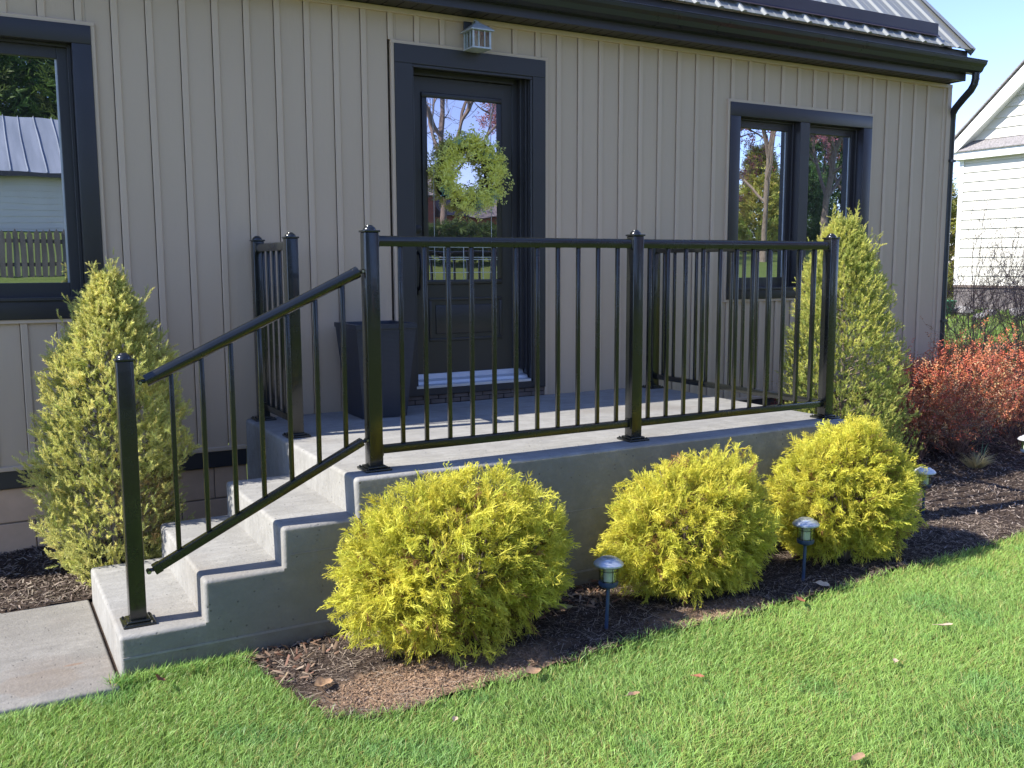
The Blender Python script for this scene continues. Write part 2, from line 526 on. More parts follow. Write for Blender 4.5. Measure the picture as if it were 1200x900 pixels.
def in_bed(x, y, m=0.0):
    if y > 1.17 + m and x < -1.0: return x > -6 and y < W2 + .3
    if x <= 0 and y > 1.05: return y < W2 + .3
    if x < 3.18 and y >= 0.0: return False
    if y > W2 and x < 6.7: return False
    if y > 3.6: return False
    return y > bed_y(x) + m + 0.035 * noise.noise(Vector((x * 5, y * 5, 0))) + 0.03 * noise.noise(Vector((x * 13, y * 13, 5))) and x > -.56 + .05 * noise.noise(Vector((0, y * 9, 2)))


def mulch_h(x, y):
    return -0.702 + 0.018 * noise.noise(Vector((x * 3.1, y * 3.1, 1.7))) + 0.010 * noise.noise(Vector((x * 14, y * 14, 4))) \
        + 0.006 * noise.noise(Vector((x * 40, y * 40, 9))) + (0.05 * sstep(1.3, 1.95, y) if x < 0 else 0) + 0.035 * sstep(8, 10, x)


st = 0.025
gx0, gx1, gy0, gy1 = -3.2, 9.8, -0.9, 3.6
nxx = int((gx1 - gx0) / st) + 1; nyy = int((gy1 - gy0) / st) + 1
idx = {}
V = []; F = []
def vid(i, j):
    k = (i, j)
    if k not in idx:
        x = gx0 + i * st; y = gy0 + j * st
        idx[k] = len(V); V.append((x, y, mulch_h(x, y)))
    return idx[k]
for j in range(nyy):
    for i in range(nxx):
        x = gx0 + (i + .5) * st; y = gy0 + (j + .5) * st
        if in_bed(x, y): F.append((vid(i, j), vid(i + 1, j), vid(i + 1, j + 1), vid(i, j + 1)))
me = bpy.data.meshes.new('mulch_bed'); me.from_pydata(V, [], F); smooth(me, 180)
prop(add('mulch_bed', me, mat=M['mulch']), kind=STR)

# concrete path slab left of the steps
PX = -1.026
path = MB().prism([(-9, -.80), (PX, -.80), (PX, -.698), (-9, -.698)], -.085, 1.135, 'y').mesh('path', M['path'], .012, 3, sm=50)
prop(add('concrete_path', path), kind=STR)
# gritty joint between path and step
jm = MB().box(PX - .0, -1.0125, -.07, 1.12, -.80, -.712).mesh('joint', M['mulch'])
prop(add('path_joint', jm), kind=STR)

# ------------------------------------------------------------------ porch
RR = 0.3374; H = 0.178; DW = 1.05; DL = 3.18
porch = thing('concrete_porch', 'grey concrete porch with three steps and a raised landing in front of the door', 'porch', (0, 0, -.72))


def edge_pred(x0, x1, y0, y1, z1, right=False):
    def f(c, e):
        d = (e.verts[1].co - e.verts[0].co)
        top = abs(c.z - z1) < 1e-4
        if top and abs(c.x - x0) < 1e-4: return True
        if top and abs(c.y - y0) < 1e-4: return True
        if top and abs(c.y - y1) < 1e-4: return True
        if right and top and abs(c.x - x1) < 1e-4: return True
        if abs(d.z) > .05 and abs(c.x - x0) < 1e-4: return True
        if right and abs(d.z) > .05 and abs(c.x - x1) < 1e-4: return True
        return False
    return f


def formed(me_):
    """rough board-formed front faces, colour darkened to deepen their shade; other faces stay lighter"""
    me_.materials.append(M['formed'])
    for p_ in me_.polygons:
        if p_.normal.y < -.93: p_.material_index = 1
    return me_
land = MB().box(0, DL, 0, W2 - .004, -H, 0).mesh('landing', M['conc'], .018, 5, sm=60, pred=edge_pred(0, DL, 0, W2 - .004, 0, True))
add('landing', formed(land), porch)
add('landing_base', formed(MB().box(0, DL, 0, W2 - .004, -.80, -H).mesh('landing_base', M['conc'])), porch)
for k in (1, 2, 3):
    b = MB().box(-k * RR, -(k - 1) * RR, 0, DW, -(k + 1) * H if k < 3 else -.80, -k * H)
    add('step', formed(b.mesh('step', M['conc'], .017, 5, sm=60, pred=edge_pred(-k * RR, -(k - 1) * RR, 0, DW, -k * H))), porch)
    if k < 3: add('step_base', formed(MB().box(-k * RR, -(k - 1) * RR, 0, DW, -.80, -(k + 1) * H).mesh('step_base', M['conc'])), porch)
# form line left by the boards on the front face
add('form_line', MB().box(-3 * RR + .01, DL - .02, -.003, .0005, -.630, -.6205).box(-RR + .03, DL - .02, -.002, .0005, -.300, -.297).mesh('form_line', M['conc']), porch)

# ------------------------------------------------------------------ railings
PW = .066
def bx(cx, cy, z0, z1, w, d=None, bev=.004, seg=2, name='bar'):
    d = d or w
    return MB().box(cx - w / 2, cx + w / 2, cy - d / 2, cy + d / 2, z0, z1).mesh(name, M['rail'], bev, seg, sm=50)


post_me = {}
def post(parent, cx, cy, z0, z1):
    h = round(z1 - z0, 3)
    if h not in post_me:
        hp = PW / 2
        a = MB().box(-hp, hp, -hp, hp, 0, h).mesh('post', M['rail'], .004, 3, sm=50)
        pl = MB().box(-.064, .064, -.064, .064, 0, .012)
        pl.box(-.046, .046, -.046, .046, .012, .022)
        pl = pl.mesh('base_plate', M['rail'], .0035, 2, sm=50)
        c = MB().box(-.038, .038, -.038, .038, h, h + .009).mesh('cap', M['rail'], .002, 2, sm=50)
        d = MB().lathe([(.030, h + .009), (.0295, h + .014), (.026, h + .020), (.019, h + .0265), (.0165, h + .027), (.015, h + .0305), (.008, h + .033), (.001, h + .0335)], n=28)
        d = d.mesh('dome', M['rail'], sm=35)
        bl = MB()
        for sx_ in (-.052, .052):
            for sy_ in (-.052, .052):
                pass
        bl.lathe([(.0055, .012), (.0055, .017), (.003, .0185)], c=(0, 0, 0), n=6)
        post_me[h] = (a, pl, c, d, bl.mesh('anchor_bolt', M['rail']))
    a, pl, c, d, bl = post_me[h]
    p = add('post', a, parent, (cx, cy, z0))
    add('base_plate', pl, parent, (cx, cy, z0))
    cp = add('post_cap', c, p, (cx, cy, z0))
    add('cap_dome', d, p, (cx, cy, z0))
    for sx_ in (-.052, .052):
        for sy_ in (-.052, .052): add('anchor_bolt', bl, p, (cx + sx_, cy + sy_, z0))
    return p


def baluster_mesh(z0, z1):
    return MB().box(-.0095, .0095, -.0095, .0095, z0, z1).mesh('baluster', M['rail'], .0022, 2, sm=50)


BAL = baluster_mesh(.10, 1.04)
RTOP, RBOT = 1.079, .112


def rail_run(parent, x0, y0, x1, y1, n=None, pos=None):
    """top + bottom rail and balusters between two posts (axis aligned)"""
    if abs(x1 - x0) > abs(y1 - y0):
        prof_t = [(-.017, 1.031), (.017, 1.031), (.021, 1.040), (.023, 1.062), (.018, 1.074), (.008, 1.079), (-.008, 1.079), (-.018, 1.074), (-.023, 1.062), (-.021, 1.040)]
        t_ = MB().prism([(y0 + a, b) for a, b in prof_t], x0, x1, 'x').mesh('top_rail', M['rail'], sm=40)
        b_ = MB().prism([(y0 - .018, .074), (y0 + .018, .074), (y0 + .018, .112), (y0 - .018, .112)], x0, x1, 'x').mesh('bottom_rail', M['rail'], .003, 2, sm=40)
    else:
        prof_t = [(-.017, 1.031), (.017, 1.031), (.021, 1.040), (.023, 1.062), (.018, 1.074), (.008, 1.079), (-.008, 1.079), (-.018, 1.074), (-.023, 1.062), (-.021, 1.040)]
        t_ = MB().prism([(x0 + a, b) for a, b in prof_t], y0, y1, 'y').mesh('top_rail', M['rail'], sm=40)
        b_ = MB().prism([(x0 - .018, .074), (x0 + .018, .074), (x0 + .018, .112), (x0 - .018, .112)], y0, y1, 'y').mesh('bottom_rail', M['rail'], .003, 2, sm=40)
    add('top_rail', t_, parent); add('bottom_rail', b_, parent)
    for c in pos:
        if abs(x1 - x0) > abs(y1 - y0): add('baluster', BAL, parent, (c, y0, 0))
        else: add('baluster', BAL, parent, (x0, c, 0))


def bracket(parent, x, y, z, dx=1, dy=0):
    mb = MB()
    if dx: mb.box(min(x, x + .006 * dx), max(x, x + .006 * dx), y - .026, y + .026, z - .027, z + .027)
    else: mb.box(x - .026, x + .026, min(y, y + .006 * dy), max(y, y + .006 * dy), z - .027, z + .027)
    add('rail_bracket', mb.mesh('bracket', M['rail'], .002, 1), parent)


PY = .147
P1, PM, PR = .145, 1.638, 3.107
fr = thing('front_railing', 'long black metal railing along the front edge of the landing between three capped posts', 'railing', (PM, PY, 0))
for x in (P1, PM, PR): post(fr, x, PY, 0, 1.094)
rail_run(fr, P1 + PW / 2, PY, PM - PW / 2, PY, pos=[.292 + i * .1231 for i in range(11)])
rail_run(fr, PM + PW / 2, PY, PR - PW / 2, PY, pos=[1.735 + i * .1237 for i in range(11)])
for x, s in ((P1 + PW / 2, 1), (PM - PW / 2, -1), (PM + PW / 2, 1), (PR - PW / 2, -1)):
    bracket(fr, x, PY, 1.055, s); bracket(fr, x, PY, .093, s)

rr = thing('right_railing', 'black metal railing on the right side of the landing running back to the house wall', 'railing', (PR, 1.0, 0))
post(rr, PR, 1.86, 0, 1.094)
rail_run(rr, PR, PY + PW / 2, PR, 1.86 - PW / 2, pos=[PY + .135 + i * .1215 for i in range(13)])
bracket(rr, PR, PY + PW / 2, 1.055, 0, 1); bracket(rr, PR, 1.86 - PW / 2, 1.055, 0, -1)
lr = thing('rear_left_railing', 'short black metal railing at the back left of the landing beside the planter', 'railing', (.095, 1.5, 0))
post(lr, .092, 1.19, 0, 1.094)
post(lr, .092, 1.875, 0, 1.094)
rail_run(lr, .092, 1.19 + PW / 2, .092, 1.875 - PW / 2, pos=[1.19 + .114 * i for i in range(1, 6)])
bracket(lr, .092, 1.19 + PW / 2, 1.055, 0, 1); bracket(lr, .092, 1.875 - PW / 2, 1.055, 0, -1)

sr = thing('stair_railing', 'sloping black metal handrail over the steps ending in a single post on the bottom step', 'railing', (-.921, PY, -.534))
post(sr, -.921, PY, -.534, .566)
th = math.atan2(.438, .93)
dvec = Vector((math.cos(th), 0, math.sin(th))); nvec = Vector((-math.sin(th), 0, math.cos(th)))
def sloped(prof, a, b):
    """prof [(v,n)] across (y, normal) swept from a to b"""
    n = len(prof); vs = []
    for q in (a, b):
        for v_, n_ in prof: vs.append(q + Vector((0, v_, 0)) + nvec * n_)
    fs = [tuple(range(n)), tuple(range(2 * n - 1, n - 1, -1))] + [(i, i + n, (i + 1) % n + n, (i + 1) % n) for i in range(n)]
    return MB().raw(vs, fs)
prof = [(.027 * math.cos(2 * PI * k / 20), .026 * math.sin(2 * PI * k / 20)) for k in range(20)]
A = Vector((-.843, PY, .478)); B = Vector((.083, PY, .915))
add('handrail', sloped(prof, A, B).mesh('handrail', M['rail'], sm=40), sr)
prof2 = [(.0285 * math.cos(2 * PI * k / 20), .0275 * math.sin(2 * PI * k / 20)) for k in range(20)]
add('rail_end_cap', sloped(prof2, B - dvec * .022, B + dvec * .002).mesh('rail_end_cap', M['rail'], sm=40), sr)
A2 = Vector((-.846, PY, -.318)); B2 = Vector((.088, PY, .139))
add('bottom_rail', sloped([(-.018, -.018), (.018, -.018), (.018, .018), (-.018, .018)], A2, B2).mesh('bottom_rail', M['rail'], .003, 2, sm=40), sr)
add('rail_end_cap', sloped([(-.0205, -.0205), (.0205, -.0205), (.0205, .0205), (-.0205, .0205)], A2 - dvec * .002, A2 + dvec * .03).mesh('rail_end', M['rail'], .002, 1), sr)
for x in (-.742, -.617, -.494, -.371, -.246, -.118, .010):
    zb = A2.z + (x - A2.x) * math.tan(th); zt = A.z + (x - A.x) * math.tan(th) - .015
    add('baluster', MB().box(x - .0095, x + .0095, PY - .0095, PY + .0095, zb, zt).mesh('baluster', M['rail'], .0022, 2, sm=50), sr)
for q, s in ((A, -1), (B, 1), (A2, -1), (B2, 1)):
    e = q + Vector((s * .022, 0, s * .004))
    mb = MB().tube([q, q + Vector((s * .016, 0, 0)), e + Vector((s * .008, 0, 0))], .0085, 8)
    mb.tube([e + Vector((0, -.014, 0)), e + Vector((0, .014, 0))], .010, 10)
    add('hinge_bracket', mb.mesh('hinge', M['rail'], sm=40), sr)
    add('bolt_head', MB().tube([e + Vector((0, -.020, 0)), e + Vector((0, -.014, 0))], .006, 6).mesh('bolt', M['steel']), sr)

# ------------------------------------------------------------------ the house
HX0, HX1 = -4.6, 6.62
SB, ST = -.172, 2.592
house = thing('house', 'taupe board and batten house with black trim, dark front door and grey metal roof', 'house', (1, W2, -.7))
LW = (-2.41, -.771, .656, 2.265)
RW = (3.909, 5.551, .660, 2.2285)
DR = (1.037, 2.181, .0, 2.370)
HOLES = [LW, RW, DR]


def rects(x0, x1, z0, z1):
    """rectangle minus the openings"""
    out = [(x0, x1, z0, z1)]
    for (a, b, c, d) in HOLES:
        a += .02; b -= .02; c += .02; d -= .02
        nw = []
        for (p0, p1, q0, q1) in out:
            if p1 <= a or p0 >= b or q1 <= c or q0 >= d: nw.append((p0, p1, q0, q1)); continue
            if p0 < a: nw.append((p0, a, q0, q1))
            if p1 > b: nw.append((b, p1, q0, q1))
            m0, m1 = max(p0, a), min(p1, b)
            if q0 < c: nw.append((m0, m1, q0, c))
            if q1 > d: nw.append((m0, m1, d, q1))
        out = nw
    return [r for r in out if r[1] - r[0] > .004 and r[3] - r[2] > .004]


grid = [-.660 + .1845 * k for k in range(-21, 16)] + [2.284 + .1818 * k for k in range(0, 23)]
bw = .040
# battens: left edge at grid[i]; panels between
edges = [HX0] + grid + [HX1 - .10]
for i in range(len(grid) + 1):
    a = (grid[i - 1] + bw * .5) if i > 0 else HX0
    b = (grid[i] - .0035) if i < len(grid) else HX1 - .06
    for (p0, p1, q0, q1) in rects(a, b, SB, ST):
        add('siding_panel', MB().box(p0 + .0006, p1 - .0006, W2 - .004 + random.uniform(-.0008, .0008), W2 + .012, q0, q1).mesh('panel', M['siding']), house)
CH = .022     # light J-channel round the openings
for g in grid:
    segs = [(SB, ST)]
    for (a, b, c, d) in HOLES:
        if g + bw > a - CH and g < b + CH:
            ns = []
            for (q0, q1) in segs:
                if c - CH > q0: ns.append((q0, min(q1, c - CH)))
                if d + CH < q1: ns.append((max(q0, d + CH), q1))
            segs = ns
    for q0, q1 in segs:
        if q1 - q0 < .02: continue
        # raised batten with a sharp undercut on its left side like the vinyl profile
        y0 = W2 - .004
        prof = [(g + .001, y0 + .004), (g - .0005, y0 - .009), (g + .004, y0 - .011), (g + bw - .006, y0 - .010), (g + bw, y0 - .002), (g + bw, y0 + .004)]
        add('batten', MB().prism(prof, q0, q1, 'z').mesh('batten', M['batten']), house)
# corner board, frieze, bottom strip, skirt
add('corner_board', MB().box(HX1 - .062, HX1, W2 - .022, W2 + .06, SB, ST).box(HX1 - .105, HX1 - .062, W2 - .010, W2 + .01, SB, ST).mesh('corner_board', M['batten'], .003, 1), house)
add('frieze_strip', MB().box(HX0, HX1 - .002, W2 - .026, W2 + .004, ST - .034, ST).mesh('frieze_strip', M['batten'], .003, 1), house)
for (a, b) in ((HX0, -.002), (DL + .002, HX1 - .01)):
    add('starter_strip', MB().box(a, b, W2 - .022, W2 + .02, SB - .014, SB + .012).mesh('starter_strip', M['batten'], .003, 1), house)
    add('skirt_flashing', MB().box(a, b, W2 - .014, W2 + .03, -.285, SB - .0145).mesh('skirt_flashing', M['navy'], .003, 1), house)
# wall body behind (keeps light out)
add('wall_core', MB().box(HX0, HX1 - .01, W2 + .16, W2 + .4, SB, 2.9).mesh('wall_core', M['siding']), house)
add('side_wall', MB().box(HX1 - .02, HX1 - .004, W2 + .0, 9.9, -.9, 2.95).box(HX0, HX0 + .02, W2, 9.9, -.9, 2.95).box(HX0, HX1 - .02, 9.88, 9.9, -.9, 2.95).mesh('side_wall', M['siding']), house)
add('gable_wall', MB().prism([(W2, 2.9), (9.9, 2.9), (5.93, 6.9)], HX1 - .02, HX1 - .003, 'x').mesh('gable_wall', M['siding']), house)
# foundation: painted block courses
for (fx0, fx1) in ((HX0, 0.0), (3.2, HX1 - .02)):
    add('foundation_joint', MB().box(fx0, fx1, W2 + .012, W2 + .09, -.9, -.28).mesh('joint', M['mortar']), house)
    row = 0; z = -.287
    while z > -.85:
        x = fx0 - (.2 if row % 2 else 0)
        while x < fx1:
            a, b = max(x + .003, fx0), min(x + .397, fx1)
            if b - a > .03:
                add('foundation_block', MB().box(a, b, W2 + .006, W2 + .05, z - .194, z - .004).mesh('block', M['block'], .003, 1), house)
            x += .4
        z -= .2; row += 1


def frame_ring(x0, x1, z0, z1, w, y0, y1, wt=None, wb=None):
    """four mitre-free boards, butt jointed"""
    wt = wt or w; wb = wb or w
    return [(x0, x1, y0, y1, z1 - wt, z1), (x0, x1, y0, y1, z0, z0 + wb), (x0, x0 + w, y0, y1, z0 + wb, z1 - wt), (x1 - w, x1, y0, y1, z0 + wb, z1 - wt)]


def window(x0, x1, z0, z1, mat, lights, sash_w, glass_z, cas=.100, sill=.10, mull=None, rec=.075):
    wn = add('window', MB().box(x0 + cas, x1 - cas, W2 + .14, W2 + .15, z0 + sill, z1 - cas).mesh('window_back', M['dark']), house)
    for q in frame_ring(x0, x1, z0, z1, cas, W2 - .030, W2 + .10, wt=cas, wb=sill):
        add('casing', MB().box(*q).mesh('casing', mat, .003, 2, sm=50), wn)
    # pale channel round the casing
    for q in ((x0 - CH, x1 + CH, W2 - .022, W2 + .01, z1, z1 + CH), (x0 - CH, x0, W2 - .022, W2 + .01, z0 - CH, z1), (x1, x1 + CH, W2 - .022, W2 + .01, z0 - CH, z1), (x0, x1, W2 - .022, W2 + .01, z0 - CH, z0)):
        add('channel_trim', MB().box(*q).mesh('channel', M['batten'], .002, 1), wn)
    if mull: add('mullion', MB().box(mull[0], mull[1], W2 - .027, W2 + .10, z0 + sill, z1 - cas).mesh('mullion', mat, .003, 2), wn)
    add('sill_nose', MB().box(x0 - .002, x1 + .002, W2 - .045, W2 - .030, z0 + sill - .016, z0 + sill + .004).mesh('sill_nose', mat, .003, 2), wn)
    for (a, b) in lights:
        ga, gb = a + sash_w[0], b - sash_w[1]
        gz0, gz1 = glass_z
        # stepped sash
        add('sash', MB().box(a + .001, ga, W2 + rec - .02, W2 + rec + .04, z0 + sill, z1 - cas).box(gb, b - .001, W2 + rec - .02, W2 + rec + .04, z0 + sill, z1 - cas)
            .box(ga, gb, W2 + rec - .02, W2 + rec + .04, z0 + sill, gz0).box(ga, gb, W2 + rec - .02, W2 + rec + .04, gz1, z1 - cas).mesh('sash', mat, .003, 2), wn)
        add('sash_stop', MB().box(a + .001, a + .020, W2 + rec - .045, W2 + rec - .02, z0 + sill, z1 - cas).box(b - .020, b - .001, W2 + rec - .045, W2 + rec - .02, z0 + sill, z1 - cas)
            .box(a + .02, b - .02, W2 + rec - .045, W2 + rec - .02, z1 - cas - .016, z1 - cas).mesh('sash_stop', mat, .002, 1), wn)
        add('pane', MB().box(ga - .004, gb + .004, W2 + rec, W2 + rec + .006, gz0 - .004, gz1 + .004).mesh('pane', M['glassL']), wn)
        add('pane_spacer', MB().box(gb - .010, gb, W2 + rec - .003, W2 + rec - .0005, gz0, gz1).mesh('spacer', M['sill']), wn)
    return wn


window(*LW, M['navy'], [(-2.31, -.871)], (.072, .072), (.856, 2.088), cas=.100, sill=.118)
window(*RW, M['plum'], [(4.010, 4.682), (4.790, 5.451)], (.072, .055), (.835, 2.052), cas=.106, sill=.092, mull=(4.682, 4.790), rec=.085)

# ---- door
door = add('door', MB().box(1.205, 1.985, W2 + .120, W2 + .165, .195, 2.205).mesh('door_slab_back', M['door']), house)
dm = M['door']
GX0, GX1, GZ0, GZ1 = 1.323, 1.860, .846, 2.071
yd = W2 + .120
# stiles and rails proud of the slab round lite and lower panel
def dbox(n, q, mat=dm, bev=.002, par=None): return add(n, MB().box(*q).mesh(n, mat, bev, 2, sm=50), par or door)
for n, q in (('lite_frame', (GX0 - .040, GX1 + .040, yd - .016, yd + .002, GZ1, GZ1 + .036)), ('lite_frame', (GX0 - .040, GX1 + .040, yd - .016, yd + .002, GZ0 - .032, GZ0)),
             ('lite_frame', (GX0 - .040, GX0, yd - .016, yd + .002, GZ0, GZ1)), ('lite_frame', (GX1, GX1 + .040, yd - .016, yd + .002, GZ0, GZ1))):
    dbox(n, q, bev=.006)
add('door_glass', MB().box(GX0, GX1, yd - .008, yd + .001, GZ0, GZ1).mesh('door_glass', M['glassD']), door)
# leaded lines in the glass
lead = MB()
for x in (GX0 + .045, GX1 - .045): lead.box(x - .0012, x + .0012, yd - .011, yd - .0082, GZ0, GZ1)
for x in (GX0 + .115, GX1 - .115): lead.box(x - .002, x + .002, yd - .011, yd - .0082, GZ0, GZ0 + .289)
for z in (GZ0 + .05, GZ0 + .14, GZ0 + .155, GZ0 + .225): lead.box(GX0, GX1, yd - .0112, yd - .0083, z - .002, z + .002)
lead.box((GX0 + GX1) / 2 - .002, (GX0 + GX1) / 2 + .002, yd - .011, yd - .0082, GZ0, GZ0 + .225)
add('glass_leading', lead.mesh('leading', M['lantern']), door)
ac = MB()
for x in (GX0 + .13, GX1 - .13): ac.box(x - .017, x + .017, yd - .0118, yd - .0084, GZ0 + .255, GZ0 + .289)
add('glass_accent', ac.mesh('accent', M['dark']), door)
# lower raised panel
pz0, pz1, px0, px1 = .418, .720, 1.323, 1.900
for q in frame_ring(px0, px1, pz0, pz1, .020, yd - .008, yd + .002): dbox('panel_moulding', q, bev=.004)
dbox('raised_panel', (px0 + .05, px1 - .05, yd - .007, yd + .002, pz0 + .05, pz1 - .05), bev=.006)
# handle set + deadbolt
hb = MB()
hb.lathe([(.030, 0), (.030, .010), (.018, .014)], n=20)
hbm = hb.mesh('deadbolt', M['handle'], sm=40)
hbm.transform(Matrix.Rotation(PI / 2, 4, 'X'))
add('deadbolt', hbm, door, (1.243, yd, 1.190))
hd = MB()
hd.lathe([(.024, 0), (.022, .008)], n=16)
hdm = hd.mesh('rose', M['handle'], sm=40); hdm.transform(Matrix.Rotation(PI / 2, 4, 'X'))
add('handle_rose', hdm, door, (1.243, yd, 1.040))
pts = [(1.243, yd - .004, 1.035), (1.243, yd - .035, 1.02), (1.246, yd - .05, .97), (1.243, yd - .052, .90), (1.240, yd - .048, .83), (1.243, yd - .03, .79), (1.243, yd - .002, .775)]
add('door_pull', MB().tube(pts, [.008, .008, .009, .011, .009, .008, .010], 10).tube([(1.243, yd - .002, .80), (1.243, yd - .002, .745)], .014, 10).mesh('pull', M['handle'], sm=60), door)
# frame round the door
df = add('door_frame', MB().box(1.037, 2.181, W2 - .030, W2 + .03, 2.252, 2.370).mesh('door_casing_head', M['navy'], .003, 2), house)
for q in ((1.037, 1.157, W2 - .030, W2 + .03, .062, 2.252), (2.076, 2.181, W2 - .030, W2 + .03, .062, 2.252)):
    add('casing', MB().box(*q).mesh('casing', M['navy'], .003, 2), df)
for q in ((1.137, 1.157, W2 + .03, W2 + .17, .062, 2.26), (2.076, 2.095, W2 + .03, W2 + .17, .062, 2.26), (1.157, 2.076, W2 + .03, W2 + .17, 2.245, 2.265),
          (1.157, 1.203, W2 + .085, W2 + .17, .19, 2.245), (1.987, 2.076, W2 + .115, W2 + .17, .19, 2.245), (2.03, 2.076, W2 + .070, W2 + .115, .19, 2.245), (2.055, 2.076, W2 + .035, W2 + .070, .15, 2.245), (1.203, 1.987, W2 + .085, W2 + .17, 2.208, 2.245)):
    add('jamb', MB().box(*q).mesh('jamb', M['navy'], .002, 1), df)
for q in ((1.157, 2.076, W2 - .024, W2 - .002, 2.232, 2.252), (1.157, 1.172, W2 - .024, W2 - .002, .12, 2.232), (2.061, 2.076, W2 - .024, W2 - .002, .12, 2.232)):
    add('inner_bead', MB().box(*q).mesh('bead', M['navy'], .003, 1), df)
for q in ((1.037 - CH, 2.181 + CH, W2 - .022, W2 + .01, 2.370, 2.370 + CH), (1.037 - CH, 1.037, W2 - .022, W2 + .01, .002, 2.370), (2.181, 2.181 + CH, W2 - .022, W2 + .01, .002, 2.370)):
    add('channel_trim', MB().box(*q).mesh('channel', M['batten'], .002, 1), df)
th_ = MB().prism([(W2 - .028, .110), (W2 + .115, .135), (W2 + .115, .195), (W2 + .10, .195), (W2 + .09, .160), (W2 + .03, .152), (W2 + .02, .132), (W2 - .028, .128)], 1.157, 2.060, 'x')
add('threshold', th_.mesh('threshold', M['sill'], .001, 1), df)
add('threshold_riser', MB().box(1.135, 2.078, W2 - .027, W2 + .17, .062, .110).mesh('riser', M['navy'], .003, 1), df)
# little brick course under the threshold
add('brick_joint', MB().box(1.037, 2.181, W2 - .006, W2 + .15, -.02, .062).mesh('joint', M['dark']), df)
for r_, (z0, z1) in enumerate(((.002, .030), (.034, .060))):
    x = 1.037 - (.055 if r_ else 0)
    while x < 2.181:
        a, b = max(x, 1.038), min(x + .109, 2.180)
        if b - a > .02: add('brick', MB().box(a, b, W2 - .016 + random.uniform(0, .003), W2, z0, z1).mesh('brick', M['brick'], .002, 1), df)
        x += .115

# ---- eaves and roof
add('fascia', MB().box(HX0, 6.555, 1.765, 1.785, 2.590, 2.760).mesh('fascia', M['fascia'], .002, 1), house)
add('fascia_return', MB().box(6.540, 6.555, 1.786, W2 + .4, 2.592, 2.76).mesh('fascia_return', M['fascia']), house)
sof = add('soffit', MB().box(HX0, 6.53, 1.786, W2 - .004, 2.606, 2.612).mesh('soffit', M['dark']), house)
x = HX0
sp = MB().box(0, .096, 1.786, W2 - .003, 2.594, 2.604).mesh('soffit_slat', M['soffit'], .003, 1)
while x < 6.44:
    add('soffit_slat', sp, sof, (x, 0, 0)); x += .101
# gutter: K-style profile
gp = [(1.764, 2.650), (1.700, 2.650), (1.672, 2.668), (1.655, 2.700), (1.632, 2.722), (1.626, 2.742), (1.626, 2.752), (1.636, 2.752), (1.638, 2.742), (1.664, 2.712), (1.680, 2.676), (1.702, 2.660), (1.754, 2.660), (1.756, 2.745), (1.764, 2.745)]
gut = add('gutter', MB().prism(gp, HX0, 6.65, 'x').mesh('gutter', M['gutter']), house)
add('gutter_end', MB().prism(gp[:7] + [(1.764, 2.752)], 6.650, 6.654, 'x').mesh('gutter_end', M['gutter']), gut)
add('gutter_lip', MB().tube([(HX0, 1.628, 2.752), (6.654, 1.628, 2.752)], .007, 8).mesh('lip', M['gutter'], sm=60), gut)
# dark drip board between gutter and roof
add('sub_fascia', MB().box(HX0, 6.47, 1.700, 1.764, 2.748, 2.832).mesh('sub_fascia', M['fascia'], .002, 1), house)
# downspout
dsp = [(6.60, 1.70, 2.655), (6.60, 1.70, 2.60), (6.60, 1.712, 2.555), (6.605, 1.745, 2.51), (6.612, 1.83, 2.44), (6.622, 1.905, 2.375), (6.64, 1.945, 2.33), (6.65, 1.955, 2.27), (6.65, 1.955, 1.2), (6.65, 1.955, -.55)]
add('downspout', MB().tube(dsp, .033, 14).mesh('downspout', M['gutter'], sm=60), house)
# ribbed curve on the elbow
el = MB()
for i in range(7):
    a = i / 6
    q = Vector(dsp[1]).lerp(Vector(dsp[4]), a) if i < 7 else None
for i in range(1, 6):
    el.tube([Vector(dsp[i]) - Vector((0, .0, .004)), Vector(dsp[i]) + Vector((0, .0, .004))], .0355, 12)
add('downspout_elbow', el.mesh('elbow', M['gutter'], sm=60), house)
for z in (1.9, .4):
    add('downspout_strap', MB().box(6.612, 6.688, 1.918, 1.993, z - .012, z + .012).mesh('strap', M['gutter'], .002, 1), house)

RE = Vector((0, 1.648, 2.832)); c45 = math.cos(PI / 4)
def roofpt(x, s, h=0): return (x, RE.y + s * c45 - h * c45, RE.z + s * c45 + h * c45)
RL = 6.05
rf = MB()
rf.raw([roofpt(HX0, 0), roofpt(6.47, 0), roofpt(6.47, RL), roofpt(HX0, RL), roofpt(HX0, 0, -.006), roofpt(6.47, 0, -.006), roofpt(6.47, RL, -.006), roofpt(HX0, RL, -.006)],
       [(0, 1, 2, 3), (4, 7, 6, 5), (0, 4, 5, 1), (1, 5, 6, 2), (2, 6, 7, 3), (3, 7, 4, 0)])
roof = add('roof', rf.mesh('roof', M['roof']), house)
# far slope
yb = roofpt(0, RL)[1]; zb_ = roofpt(0, RL)[2]
add('rear_roof', MB().raw([(HX0, yb, zb_), (6.47, yb, zb_), (6.47, yb + 4.3, zb_ - 4.3), (HX0, yb + 4.3, zb_ - 4.3)], [(0, 1, 2, 3)]).mesh('rear_roof', M['roof']), roof)
